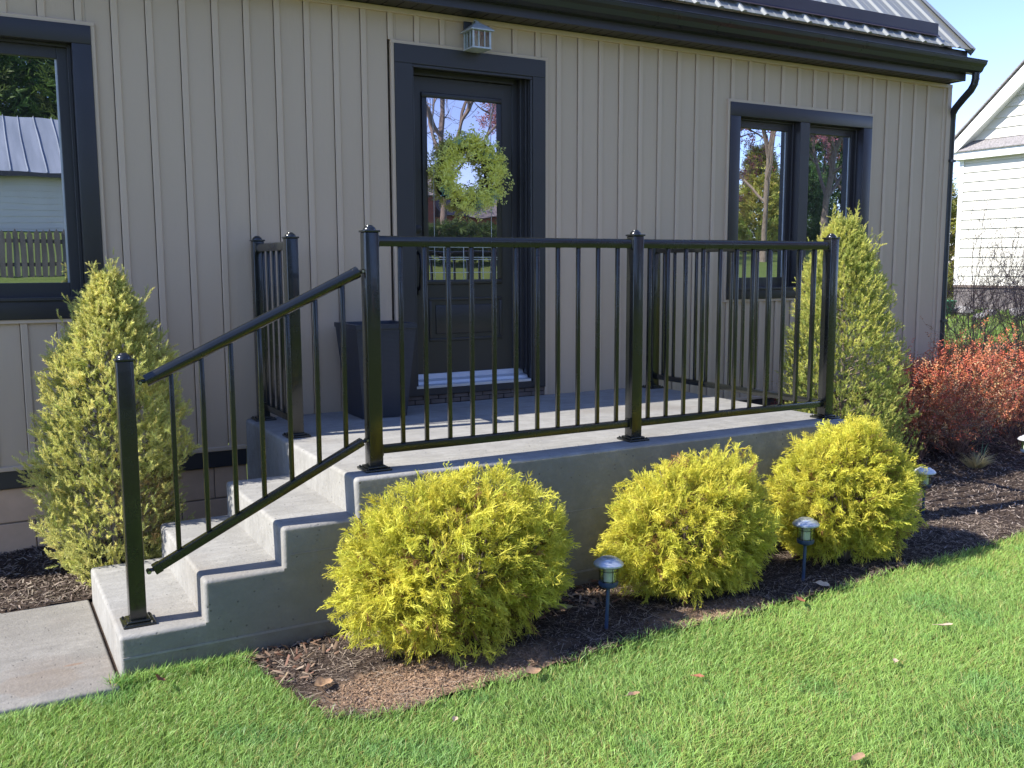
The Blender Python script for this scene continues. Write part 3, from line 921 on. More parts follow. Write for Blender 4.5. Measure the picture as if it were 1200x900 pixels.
# ribs
ribv = MB()
pr_ = [(-.028, .0005), (-.011, .017), (.011, .017), (.028, .0005)]
vs = [roofpt(a, -.012, b) for a, b in pr_] + [roofpt(a, RL, b) for a, b in pr_]
ribm = MB().raw(vs, [(0, 1, 5, 4), (1, 2, 6, 5), (2, 3, 7, 6), (0, 3, 2, 1), (4, 5, 6, 7)]).mesh('roof_rib', M['roof'])
minor = MB().raw([roofpt(a, -.004, b) for a, b in ((-.012, .0006), (0, .005), (.012, .0006))] + [roofpt(a, RL, b) for a, b in ((-.012, .0006), (0, .005), (.012, .0006))], [(0, 1, 4, 3), (1, 2, 5, 4), (0, 2, 1)]).mesh('roof_minor_rib', M['roof'])
x = 6.26
while x > HX0 + .05:
    add('roof_rib', ribm, roof, (x, 0, 0))
    add('roof_minor_rib', minor, roof, (x - .114, 0, 0))
    x -= .2285
# rake trim
rk = MB()
rk.raw([roofpt(6.40, -.015, .0225), roofpt(6.475, -.015, .0225), roofpt(6.475, RL, .0225), roofpt(6.40, RL, .0225), roofpt(6.475, -.015, -.05), roofpt(6.475, RL, -.05)],
       [(0, 1, 2, 3), (1, 4, 5, 2)])
add('rake_trim', rk.mesh('rake', M['roof']), roof)
# snow guard bar standing on the ribs
sg = MB()
s0 = .115
def sgp(x, u, v): b = roofpt(x, s0, .024); return (x, b[1] + u, b[2] + v)
prof = [(0, 0), (.004, 0), (.004, .095), (0, .095)]
sg.raw([sgp(HX0, *q) for q in prof] + [sgp(6.07, *q) for q in prof], [(0, 1, 2, 3), (7, 6, 5, 4), (0, 4, 5, 1), (1, 5, 6, 2), (2, 6, 7, 3), (3, 7, 4, 0)])
sg.raw([roofpt(HX0, s0 - .03, .0245), roofpt(6.07, s0 - .03, .0245), roofpt(6.07, s0 + .09, .0245), roofpt(HX0, s0 + .09, .0245), roofpt(HX0, s0 - .03, .028), roofpt(6.07, s0 - .03, .028), roofpt(6.07, s0 + .09, .028), roofpt(HX0, s0 + .09, .028)],
       [(0, 3, 2, 1), (4, 5, 6, 7), (0, 1, 5, 4), (1, 2, 6, 5), (2, 3, 7, 6), (3, 0, 4, 7)])
add('snow_guard', sg.mesh('snow_guard', M['guard']), house)

# ------------------------------------------------------------------ lantern over the door
ln = thing('wall_lantern', 'small pewter glass wall lantern mounted above the front door', 'lantern', (1.60, W2 - .02, 2.35))
lc = (1.600, W2 - .105)
add('backplate', MB().box(1.535, 1.655, W2 - .040, W2 - .024, 2.395, 2.560).mesh('backplate', M['gutter'], .006, 2), ln)
add('arm', MB().tube([(1.60, W2 - .03, 2.545), (1.60, W2 - .08, 2.565), (1.60, lc[1], 2.548), (1.60, lc[1], 2.53)], .007, 8).mesh('arm', M['lantern'], sm=60), ln)
add('lantern_roof', MB().lathe([(.120, 2.480), (.120, 2.486), (.062, 2.520), (.020, 2.540), (.010, 2.552), (.001, 2.556)], c=(lc[0], lc[1], 0), n=4, rot=PI / 4).mesh('lantern_roof', M['lantern'], sm=25), ln)
fm = MB()
hw = .062
for sx_ in (-1, 1):
    for sy_ in (-1, 1):
        fm.box(lc[0] + sx_ * hw - .006, lc[0] + sx_ * hw + .006, lc[1] + sy_ * hw - .006, lc[1] + sy_ * hw + .006, 2.372, 2.482)
for s_ in (-1, 1):
    for k_ in (-.022, .022):
        fm.box(lc[0] + k_ - .0025, lc[0] + k_ + .0025, lc[1] + s_ * (hw + .003) - .0025, lc[1] + s_ * (hw + .003) + .0025, 2.374, 2.480)
        fm.box(lc[0] + s_ * (hw + .003) - .0025, lc[0] + s_ * (hw + .003) + .0025, lc[1] + k_ - .0025, lc[1] + k_ + .0025, 2.374, 2.480)
add('lantern_frame', fm.mesh('lantern_frame', M['lantern']), ln)
add('lantern_base', MB().lathe([(.030, 2.352), (.075, 2.362), (.098, 2.366), (.098, 2.376)], c=(lc[0], lc[1], 0), n=4, rot=PI / 4).mesh('lantern_base', M['lantern'], sm=25), ln)
gl = MB()
for s_ in (-1, 1):
    gl.box(lc[0] - hw + .006, lc[0] + hw - .006, lc[1] + s_ * hw - .001, lc[1] + s_ * hw + .001, 2.376, 2.480)
    gl.box(lc[0] + s_ * hw - .001, lc[0] + s_ * hw + .001, lc[1] - hw + .006, lc[1] + hw - .006, 2.376, 2.480)
add('lantern_glass', gl.mesh('lantern_glass', M['clear']), ln)
add('candle_tube', MB().lathe([(.020, 2.377), (.020, 2.445), (.026, 2.45), (.022, 2.475), (.004, 2.479)], c=(lc[0], lc[1], 0), n=16).mesh('candle', M['lampcore'], sm=50), ln)

# ------------------------------------------------------------------ planter
pl = thing('planter', 'tall tapered dark woven square planter standing empty beside the door', 'planter', (.765, 1.69, 0))
def taper(x0, x1, y0, y1, ins, z0, z1, wall=.018):
    vs = []; h = z1 - z0
    def ring(i_, z): return [(x0 + i_, y0 + i_, z), (x1 - i_, y0 + i_, z), (x1 - i_, y1 - i_, z), (x0 + i_, y1 - i_, z)]
    vs = ring(ins, z0) + ring(0, z1 - .03) + ring(-.006, z1 - .028) + ring(-.006, z1) + ring(wall, z1) + ring(wall + .03, z1 - .18)
    fs = [(3, 2, 1, 0)]
    for r_ in range(5):
        for k in range(4): fs.append((r_ * 4 + k, r_ * 4 + (k + 1) % 4, (r_ + 1) * 4 + (k + 1) % 4, (r_ + 1) * 4 + k))
    fs.append((20, 21, 22, 23))
    return MB().raw(vs, fs)
add('planter_body', taper(.572, .962, 1.497, 1.880, .050, .004, .588).mesh('planter_body', M['weave']), pl)
add('planter_soil', MB().box(.612, .922, 1.54, 1.84, .40, .42).mesh('soil', M['mulch']), pl)

# ------------------------------------------------------------------ foliage helpers
def thread(rng, base, d, L, wd, droop, out_v, out_t, out_k, k0=0.0, k1=1.0, seg=2):
    """thin flat tapering strip; appends to lists"""
    d = d / (np.linalg.norm(d) + 1e-9)
    side = np.cross(d, rng.normal(size=3)); side /= np.linalg.norm(side) + 1e-9
    p = base.copy(); b = sum(len(a) for a in out_v) if False else out_v['n']
    vs = []; ks = []
    for i in range(seg):
        w_ = wd * (1 - .35 * i / seg)
        vs += [p - side * w_ / 2, p + side * w_ / 2]; kk = k0 + (k1 - k0) * i / seg; ks += [kk, kk]
        d = d + np.array([0, 0, -droop]); d /= np.linalg.norm(d)
        p = p + d * L / seg
    vs.append(p); ks.append(k1)
    for i in range(seg - 1):
        a = b + 2 * i
        out_t.append((a, a + 1, a + 3)); out_t.append((a, a + 3, a + 2))
    a = b + 2 * (seg - 1)
    out_t.append((a, a + 1, a + 2))
    out_v['v'] += vs; out_v['n'] += len(vs); out_k += ks
    return p


def tpl_thread(rng, L=.10, n=12, side=.045, wd=.0042, droop=.10, spread=.75, sub=2):
    """golden thread cypress spray: long axis with whip-like side threads"""
    ov = {'v': [], 'n': 0}; ot = []; ok = []
    roll = 0
    ax = np.array([0, 0, 1.0]); thread(rng, np.zeros(3), ax, L, wd, 0, ov, ot, ok, .15, 1, 2)
    for i in range(n):
        f = .12 + .85 * i / n
        s = 1 if i % 2 else -1
        base = np.array([0, 0, L * f])
        d = np.array([s * spread * rng.uniform(.6, 1.2), rng.normal() * .25, 1.0])
        ln_ = side * (1.1 - .55 * f) * rng.uniform(.7, 1.25)
        tip = thread(rng, base, d, ln_, wd * .9, 0, ov, ot, ok, .2 + .3 * f, 1, 2)
        for q in range(sub):
            g = rng.uniform(.3, .8)
            bb = base + (tip - base) * g
            dd = d / np.linalg.norm(d) + np.array([rng.choice([-1, 1]) * .7, rng.normal() * .35, .1])
            thread(rng, bb, dd, ln_ * .45, wd * .8, 0, ov, ot, ok, .6, 1, 1)
    return np.array(ov['v']), np.array(ot), np.array(ok)


def tpl_fuzzy(rng, L=.062, n=20, side=.017, wd=.0042):
    """dense scale-leaf shoot with short side tufts all round"""
    ov = {'v': [], 'n': 0}; ot = []; ok = []
    thread(rng, np.zeros(3), np.array([0, 0, 1.0]), L, wd, 0, ov, ot, ok, .1, 1, 2)
    for i in range(n):
        f = .05 + .93 * i / n
        a = i * 2.4 + rng.uniform(-.4, .4)
        d = np.array([math.cos(a) * .75, math.sin(a) * .75, 1.0])
        ln_ = side * (1.25 - .75 * f) * rng.uniform(.7, 1.3)
        thread(rng, np.array([0, 0, L * f]), d, ln_ * 1.3, wd, 0, ov, ot, ok, .2 + .4 * f, 1, 2 if i % 2 else 1)
    return np.array(ov['v']), np.array(ot), np.array(ok)


def tpl_leaves(rng, n=7, L=.05, ls=.016, lw=.007):
    """twig with small oval leaves (diamonds)"""
    V_ = []; T_ = []; K_ = []
    for i in range(n):
        f = (i + 1) / n; a = i * 2.4 + rng.uniform(-.5, .5)
        b = np.array([0, 0, L * f])
        d = np.array([math.cos(a), math.sin(a), rng.uniform(.1, 1.0)]); d /= np.linalg.norm(d)
        s = np.cross(d, rng.normal(size=3)); s /= np.linalg.norm(s)
        nrm = np.cross(d, s)
        l_ = ls * rng.uniform(.7, 1.3); o_ = len(V_)
        V_ += [b, b + d * l_ * .5 + s * lw / 2 + nrm * .001, b + d * l_ * .5 - s * lw / 2 + nrm * .001, b + d * l_]
        T_ += [(o_, o_ + 1, o_ + 3), (o_, o_ + 3, o_ + 2)]; K_ += [.3, .6, .6, 1]
    return np.array(V_), np.array(T_), np.array(K_)


def frames(D, rng):
    """rotation matrices with local z along D, random roll"""
    D = D / np.linalg.norm(D, axis=1, keepdims=True)
    R_ = rng.normal(size=D.shape)
    X = np.cross(D, R_); X /= np.linalg.norm(X, axis=1, keepdims=True)
    Y = np.cross(D, X)
    return np.stack([X, Y, D], axis=2)


def scatter(name, tpls, P, D, S, C0, C1, mat, rng, droop=0.0):
    """replicate templates; C0 base colours, C1 tip colours (N,3)"""
    n = len(P); which = rng.integers(0, len(tpls), n)
    Rm = frames(D, rng)
    Vs = []; Ts = []; Cs = []; off = 0
    for k, (tv, tt, tk) in enumerate(tpls):
        ii = np.where(which == k)[0]
        if not len(ii): continue
        v = np.einsum('nij,mj->nmi', Rm[ii], tv) * S[ii][:, None, None]
        if droop:
            r2 = (np.linalg.norm(tv, axis=1)[None, :] * S[ii][:, None])
            v[:, :, 2] -= droop * r2 ** 2 * 10
        v += P[ii][:, None, :]
        c = C0[ii][:, None, :] * (1 - tk)[None, :, None] + C1[ii][:, None, :] * tk[None, :, None]
        m_ = tv.shape[0]
        t_ = tt[None, :, :] + (np.arange(len(ii)) * m_)[:, None, None] + off
        off += m_ * len(ii)
        Vs.append(v.reshape(-1, 3)); Ts.append(t_.reshape(-1, 3)); Cs.append(c.reshape(-1, 3))
    return tri_mesh(name, np.concatenate(Vs), np.concatenate(Ts), mat, np.concatenate(Cs))


def cols(rng, n, base, var=.2, hue=.08):
    c = np.array(base)[None, :] * (1 + rng.uniform(-var, var, (n, 1))) * (1 + rng.uniform(-hue, hue, (n, 3)))
    return np.clip(c, 0.002, 1)


def n3(p, s, o=0): return noise.noise(Vector((p[0] * s + o, p[1] * s - o, p[2] * s + o * .7)))


TH = [tpl_thread(np.random.default_rng(i)) for i in range(7)]
FZ = [tpl_fuzzy(np.random.default_rng(50 + i)) for i in range(6)]


def golden_bush(cx, cy, rx, ry, rz, zc, n, seed, label, loc_z=-.70):
    rng = np.random.default_rng(seed)
    root = thing('golden_shrub', label, 'shrub', (cx, cy, loc_z), 'golden threadleaf shrubs along the porch')
    P = []; D = []; S = []; K = []
    c0 = np.array([cx, cy, zc])
    while len(P) < n:
        d = rng.normal(size=3); d /= np.linalg.norm(d)
        if d[2] < -.90: continue
        lump = 1 + .26 * n3(d, 1.5, seed) + .20 * n3(d, 3.6, seed + 3)
        u = rng.random()
        rr_ = lump * (1 - .36 * u ** 1.6)
        # leave dark gaps between branch clumps near the surface
        if n3(d, 5.2, seed + 11) < -.13 and rr_ > .78 * lump and rng.random() < .82: continue
        p = c0 + d * np.array([rx, ry, rz]) * rr_
        if p[2] < loc_z + .03 or p[1] > -.015 and p[2] < .03: 
            if p[1] > -.015: p[1] = -.02 - rng.random() * .05
            if p[2] < loc_z + .03: continue
        o_ = d * np.array([1 / rx, 1 / ry, 1 / rz]); o_ /= np.linalg.norm(o_)
        dd = o_ * .75 + np.array([0, 0, .42]) + rng.normal(size=3) * .38
        if rng.random() < .25: dd[2] -= .5
        P.append(p - dd / np.linalg.norm(dd) * .06); D.append(dd); S.append(rng.uniform(.55, 1.0) * (1.35 if rng.random() < .12 else 1)); K.append(u)
    P = np.array(P); D = np.array(D); S = np.array(S); K = np.array(K)
    cl = np.array([n3(p, 6, seed) for p in P])
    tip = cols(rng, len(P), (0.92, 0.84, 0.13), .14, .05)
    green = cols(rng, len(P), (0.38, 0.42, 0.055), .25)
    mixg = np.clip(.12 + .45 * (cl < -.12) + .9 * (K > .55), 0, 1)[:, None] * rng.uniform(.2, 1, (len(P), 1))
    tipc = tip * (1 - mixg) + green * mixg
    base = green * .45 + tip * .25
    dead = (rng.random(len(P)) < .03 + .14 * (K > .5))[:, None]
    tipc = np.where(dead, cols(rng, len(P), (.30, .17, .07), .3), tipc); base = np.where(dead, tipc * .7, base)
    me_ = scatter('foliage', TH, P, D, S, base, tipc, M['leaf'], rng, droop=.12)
    add('foliage', me_, root)
    sb_ = MB()
    for i in range(46):
        a = rng.uniform(0, 2 * PI); e = rng.uniform(.1, 1.4)
        d = np.array([math.cos(a) * math.cos(e), math.sin(a) * math.cos(e), math.sin(e)])
        q0 = np.array([cx + .03 * d[0], cy + .03 * d[1], loc_z - .02])
        q2 = c0 + d * np.array([rx, ry, rz]) * rng.uniform(.7, .9)
        if q2[1] > -.02: q2[1] = -.03
        q1 = (q0 + q2) / 2 + np.array([0, 0, .05])
        sb_.tube([q0, q1, q2], [.008, .006, .002], 5, cap=False)
    add('stems', sb_.mesh('stems', M['bark'], sm=60), root)
    return root


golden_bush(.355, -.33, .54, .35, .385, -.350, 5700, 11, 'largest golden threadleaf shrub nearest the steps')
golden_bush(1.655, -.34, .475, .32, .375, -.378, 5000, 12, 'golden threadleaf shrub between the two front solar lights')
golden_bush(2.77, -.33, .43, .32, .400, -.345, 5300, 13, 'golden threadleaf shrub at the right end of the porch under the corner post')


def cone_shrub(cx, cy, z0, ztop, rmax, n, seed, label, tipc, greenc, lean=(0, 0), brown=None, ymax=None, prof=None, up=.9):
    rng = np.random.default_rng(seed)
    root = thing('conical_evergreen', label, 'shrub', (cx, cy, z0))
    H_ = ztop - z0
    P = []; D = []; S = []; U = []; Bn = []
    while len(P) < n:
        t_ = rng.random() ** .85
        prof_ = np.interp(t_, prof[0], prof[1])
        a = rng.uniform(0, 2 * PI)
        d = np.array([math.cos(a), math.sin(a), 0])
        lump = 1 + .26 * n3((d[0], d[1], t_ * 3), 1.8, seed) + .30 * n3((d[0], d[1], t_ * 6), 3.4, seed + 5)
        u = rng.random()
        r_ = rmax * prof_ * lump * (1 - .40 * u ** 1.5)
        if n3((d[0] * 1.2, d[1] * 1.2, t_ * 5), 3.2, seed + 9) < -.22 and u < .5 and rng.random() < .75: continue
        p = np.array([cx + lean[0] * t_, cy + lean[1] * t_, z0 + .02 + t_ * H_ * .93]) + d * r_
        if ymax and p[1] > ymax: continue
        dd = d * .60 + np.array([0, 0, up]) + rng.normal(size=3) * .48
        P.append(p); D.append(dd); S.append(rng.uniform(.55, 1.1)); U.append(u)
        Bn.append(0 if brown is None else (1 if (abs(p[2] - brown[2]) < .16 and (p[0] - brown[0]) ** 2 + (p[1] - brown[1]) ** 2 < .05 and rng.random() < .6) else 0))
    # protruding sprigs
    for i in range(170):
        t_ = rng.uniform(.35, 1); a = rng.uniform(0, 2 * PI)
        prof_ = np.interp(t_, prof[0], prof[1])
        d = np.array([math.cos(a), math.sin(a), 0])
        b = np.array([cx + lean[0] * t_, cy + lean[1] * t_, z0 + t_ * H_ * .93]) + d * rmax * prof_ * .95
        if ymax and b[1] > ymax: continue
        dd = d * (.6 if t_ < .9 else .15) + np.array([0, 0, 1.0]) + rng.normal(size=3) * .15
        dd /= np.linalg.norm(dd)
        L_ = rng.uniform(.06, .15) * (1.35 if t_ > .85 else 1)
        for k in range(int(L_ / .016)):
            P.append(b + dd * .016 * k); D.append(dd + rng.normal(size=3) * .45); S.append(.5 + .2 * rng.random()); U.append(0); Bn.append(0)
    P = np.array(P); D = np.array(D); S = np.array(S); U = np.array(U); Bn = np.array(Bn)
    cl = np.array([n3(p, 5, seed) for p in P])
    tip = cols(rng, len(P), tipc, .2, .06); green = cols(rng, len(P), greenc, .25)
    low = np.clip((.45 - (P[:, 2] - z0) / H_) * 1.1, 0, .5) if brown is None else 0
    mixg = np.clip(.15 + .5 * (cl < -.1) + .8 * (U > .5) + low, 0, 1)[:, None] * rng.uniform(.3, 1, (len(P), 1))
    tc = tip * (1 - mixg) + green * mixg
    if brown is not None:
        br = cols(rng, len(P), (.26, .15, .07), .3)
        tc = np.where(Bn[:, None] > 0, br, tc)
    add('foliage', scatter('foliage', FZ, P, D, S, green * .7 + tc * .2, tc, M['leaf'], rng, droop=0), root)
    st_ = MB()
    st_.tube([(cx, cy, z0 - .03), (cx + lean[0] * .5, cy + lean[1] * .5, z0 + H_ * .5), (cx + lean[0], cy + lean[1], z0 + H_ * .96)], [.022, .014, .003], 7)
    add('trunk', st_.mesh('trunk', M['bark'], sm=60), root)
    bb = MB()
    for i in range(70):
        t_ = rng.uniform(.02, .9); a = rng.uniform(0, 2 * PI)
        prof_ = np.interp(t_, prof[0], prof[1]) * .75
        q0 = np.array([cx + lean[0] * t_, cy + lean[1] * t_, z0 + t_ * H_ * .85])
        q1 = q0 + np.array([math.cos(a) * rmax * prof_, math.sin(a) * rmax * prof_, .16 * (1 - t_) + .05])
        if ymax and q1[1] > ymax: continue
        bb.tube([q0, (q0 + q1) / 2 + np.array([0, 0, -.015]), q1], [.006, .004, .0015], 4, cap=False)
    add('branches', bb.mesh('branches', M['bark'], sm=60), root)
    return root


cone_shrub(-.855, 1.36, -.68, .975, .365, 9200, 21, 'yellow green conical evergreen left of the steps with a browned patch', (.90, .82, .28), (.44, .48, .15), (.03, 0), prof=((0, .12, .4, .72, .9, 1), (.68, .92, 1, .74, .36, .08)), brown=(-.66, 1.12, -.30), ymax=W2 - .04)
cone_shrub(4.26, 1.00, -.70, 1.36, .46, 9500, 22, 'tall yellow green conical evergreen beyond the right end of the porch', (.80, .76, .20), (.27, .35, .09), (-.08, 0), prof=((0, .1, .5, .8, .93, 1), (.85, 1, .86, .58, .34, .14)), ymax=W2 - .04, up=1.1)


# ------------------------------------------------------------------ twiggy shrubs
def twigs(rng, base, n, L, spread, levels=2, kids=3, r0=.004, wob=.18, zmin=None, clip=None, n3s=3, up=.25):
    mb = MB(); tips = []
    def grow(p, d, L_, r_, lev):
        pts = [p]; q = p.copy(); dd = d.copy()
        ns = 4
        for i in range(ns):
            dd = dd + rng.normal(size=3) * wob + np.array([0, 0, up * .3]); dd /= np.linalg.norm(dd)
            q = q + dd * L_ / ns; pts.append(q.copy())
            if clip and not clip(q): break
        if len(pts) < 2: return
        mb.tube(pts, [max(.0007, r_ * (1 - .7 * i / ns)) for i in range(len(pts))], n3s, cap=False)
        tips.append((pts[-1], dd)); tips.append((pts[len(pts) // 2], dd))
        if lev > 0:
            for k in range(kids):
                f = rng.uniform(.3, 1); i = min(int(f * (len(pts) - 1)), len(pts) - 2)
                b = pts[i] + (pts[i + 1] - pts[i]) * rng.random()
                nd = dd + rng.normal(size=3) * .65; nd /= np.linalg.norm(nd)
                grow(b, nd, L_ * rng.uniform(.4, .65), r_ * .6, lev - 1)
    for i in range(n):
        a = rng.uniform(0, 2 * PI); s = spread * math.sqrt(rng.random())
        d = np.array([math.cos(a) * s, math.sin(a) * s, 1.0]); d /= np.linalg.norm(d)
        b = np.array(base) + np.array([math.cos(a), math.sin(a), 0]) * .06 * rng.random()
        grow(b, d, L * rng.uniform(.7, 1.15), r0, levels)
    return mb, tips


LV = [tpl_leaves(np.random.default_rng(80 + i)) for i in range(5)]


def red_shrub(centers, n_leaf, seed, label, zg=-.70, col=(.36, .085, .045), n_tw=60):
    rng = np.random.default_rng(seed)
    root = thing('red_shrub', label, 'shrub', (centers[0][0], centers[0][1], zg))
    P = []; D = []; C_ = []
    allt = MB()
    def ok(q): return q[2] > zg and not (q[1] > W2 - .03 and q[0] < 6.70)
    for (cx, cy, rx, ry, h) in centers:
        mb, tips = twigs(rng, (cx, cy, zg), n_tw, h * .72, 1.15 * rx / h, 2, 3, .0042, .28, clip=ok)
        allt.v, b0 = allt.v, len(allt.v)
        allt.raw(mb.v, mb.f)
        for p, d in tips:
            if ok(p) and p[2] > zg + .12:
                P.append(p); D.append(d)
        while sum(1 for _ in P) < n_leaf * (centers.index((cx, cy, rx, ry, h)) + 1) / len(centers):
            d = rng.normal(size=3); d /= np.linalg.norm(d)
            if d[2] < -.4: continue
            rr_ = (1 + .22 * n3(d, 3, seed)) * (1 - .35 * rng.random() ** 1.4)
            p = np.array([cx, cy, zg + h * .48]) + d * np.array([rx, ry, h * .52]) * rr_
            if ok(p) and p[2] > zg + .06: P.append(p); D.append(d * .5 + np.array([0, 0, .8]) + rng.normal(size=3) * .4)
    P = np.array(P); D = np.array(D)
    t_ = np.clip((P[:, 2] - zg) / .75, 0, 1)[:, None]
    tipc = cols(rng, len(P), col, .3, .2)
    tan_ = cols(rng, len(P), (.60, .40, .22), .3, .15)
    pick = (rng.random((len(P), 1)) < (.14 + .36 * (1 - t_)))
    tc = np.where(pick, tan_, tipc)
    add('twigs', allt.mesh('twigs', M['redtwig'], sm=60), root)
    add('leaves', scatter('leaves', LV, P, D, rng.uniform(.8, 1.5, len(P)), tc * .8, tc, M['dry'], rng), root)
    return root


red_shrub([(5.95, 1.22, .52, .36, .96), (6.75, 1.20, .58, .40, .90), (7.50, 1.30, .55, .45, .80), (5.48, 1.28, .34, .26, .80)], 11500, 31, 'broad rust red leafed shrub at the right corner of the house', col=(.58, .185, .10))
red_shrub([(4.62, 1.70, .28, .20, .62)], 700, 32, 'small dark red shrub against the wall behind the right railing', n_tw=26, col=(.34, .07, .045))


def bare_shrub(x, y, z0, h, n, seed, label, spread=.5):
    rng = np.random.default_rng(seed)
    root = thing('bare_shrub', label, 'shrub', (x, y, z0), 'bare twiggy shrubs before the white house')
    mb, tips = twigs(rng, (x, y, z0 - .02), n, h * .75, spread, 3, 4, .008, .14, n3s=3, up=.35)
    add('branches', mb.mesh('branches', M['twig'], sm=60), root)
    P = np.array([p for p, d in tips if rng.random() < .5]); 
    c = cols(rng, len(P), (.30, .13, .11), .3, .2)
    add('buds', scatter('buds', [tpl_leaves(np.random.default_rng(9), 3, .02, .012, .006)], P, rng.normal(size=P.shape) + np.array([0, 0, 1]), np.ones(len(P)), c, c, M['dry'], rng), root)


bare_shrub(8.85, 3.25, -.70, 1.95, 20, 41, 'bare twiggy shrub nearest the house corner in front of the white wall')
bare_shrub(10.3, 3.30, -.68, 2.00, 24, 42, 'bare twiggy shrub at the right edge of the picture before the white wall')

# ------------------------------------------------------------------ wreath
wr = thing('door_wreath', 'round wreath of yellow green leaves hanging on the glass of the front door', 'wreath', (1.63, yd - .05, 1.575))
rng = np.random.default_rng(5)
wc = np.array([1.628, yd - .052, 1.575]); WR = .188
vine = MB()
for k in range(9):
    ph = rng.uniform(0, 6); pts = []
    for i in range(49):
        a = 2 * PI * i / 48
        r_ = WR + .022 * math.cos(a * 5 + ph) + .006 * k - .02
        pts.append(wc + np.array([r_ * math.cos(a), .014 * math.sin(a * 5 + ph), r_ * math.sin(a)]))
    vine.tube(pts, .0065, 5, cap=False)
add('vine_ring', vine.mesh('vine_ring', M['vine'], sm=60), wr)
n = 800
a = rng.uniform(0, 2 * PI, n); rad = WR + .008 + rng.normal(0, .033, n)
P = np.stack([wc[0] + rad * np.cos(a), wc[1] - rng.uniform(0, .05, n), wc[2] + rad * np.sin(a)], 1)
D = np.stack([np.cos(a) * (rad - WR) * 12 - np.sin(a) * .7, -rng.uniform(.1, .9, n), np.sin(a) * (rad - WR) * 12 + np.cos(a) * .7], 1) + rng.normal(size=(n, 3)) * .35
tp = [tpl_leaves(np.random.default_rng(90 + i), 9, .055, .024, .0115) for i in range(4)]
c = cols(rng, n, (.98, .97, .30), .02, .02)
add('leaves', scatter('leaves', tp, P, D, rng.uniform(.7, 1.15, n), c * .8, c, M['leaf'], rng), wr)
n = 34
cl_ = rng.choice([.95, 2.0, 3.6, 4.9, 5.6], n); a = cl_ + rng.normal(0, .12, n); rad = WR + rng.normal(0, .03, n)
P = np.stack([wc[0] + rad * np.cos(a), wc[1] - rng.uniform(.03, .06, n), wc[2] + rad * np.sin(a)], 1)
D = np.stack([np.cos(a) * .7, -rng.uniform(.1, .6, n), np.sin(a) * .5 - .3], 1) + rng.normal(size=(n, 3)) * .35
c = cols(rng, n, (.20, .38, .36), .2, .08)
prop(add('blue_sprigs', scatter('blue', [tpl_leaves(np.random.default_rng(99 + i), 12, .085, .022, .005) for i in range(3)], P, D, rng.uniform(.8, 1.2, n), c, c, M['leaf'], rng), wr), kind='stuff')

# ------------------------------------------------------------------ solar path lights
def solar_light(x, y, label, capmat, z0=-.70, h=.330, lean=(0, 0)):
    s = thing('solar_path_light', label, 'path light', (x, y, z0), 'solar path lights in the mulch bed')
    c = (x + lean[0], y + lean[1], z0)
    zt = h
    add('stake', MB().tube([(x, y, z0 - .05), (c[0], c[1], z0 + zt - .125)], .0088, 10).mesh('stake', M['stake'], sm=60), s)
    add('cup', MB().lathe([(.012, zt - .145), (.022, zt - .140), (.041, zt - .131), (.045, zt - .122), (.045, zt - .111), (.041, zt - .110)], c=c, n=28).mesh('cup', M['stake'], sm=40), s)
    add('lamp_glass', MB().lathe([(.0380, zt - .110), (.0392, zt - .075), (.0412, zt - .040)], c=c, n=28).mesh('lamp_glass', M['clear'], sm=40), s)
    add('lamp_core', MB().lathe([(.024, zt - .109), (.024, zt - .06), (.016, zt - .045)], c=c, n=12).mesh('lamp_core', M['lampcore'], sm=40), s)
    cage = MB()
    for k in range(6):
        t_ = 2 * PI * k / 6 + .35
        cage.tube([(c[0] + .041 * math.cos(t_), c[1] + .041 * math.sin(t_), z0 + zt - .110), (c[0] + .0435 * math.cos(t_), c[1] + .0435 * math.sin(t_), z0 + zt - .036)], .0015, 5)
    cage.tube([(c[0] + .0428 * math.cos(2 * PI * k / 24), c[1] + .0428 * math.sin(2 * PI * k / 24), z0 + zt - .058) for k in range(25)], .0014, 5)
    add('cage', cage.mesh('cage', M['handle']), s)
    add('cap', MB().lathe([(.041, zt - .040), (.066, zt - .036), (.069, zt - .032), (.0685, zt - .026), (.056, zt - .013), (.041, zt - .006), (.040, zt - .003), (.034, zt)], c=c, n=36).mesh('cap', capmat, sm=35), s)
    add('solar_cell', MB().box(c[0] - .018, c[0] + .018, c[1] - .018, c[1] + .018, z0 + zt + .0002, z0 + zt + .002).mesh('solar_cell', M['solar']), s)
    return s


solar_light(.981, -.541, 'solar path light on a blue stake between the first and second golden shrubs', M['capmetal'], lean=(.012, 0))
solar_light(2.273, -.500, 'solar path light on a blue stake between the second and third golden shrubs', M['capmetal'], h=.325, lean=(.008, 0))
solar_light(3.96, .055, 'pale capped solar path light right of the third golden shrub', M['capwhite'], h=.31)
solar_light(5.72, .46, 'pale capped solar path light cut by the right edge of the picture', M['capwhite'], h=.30)

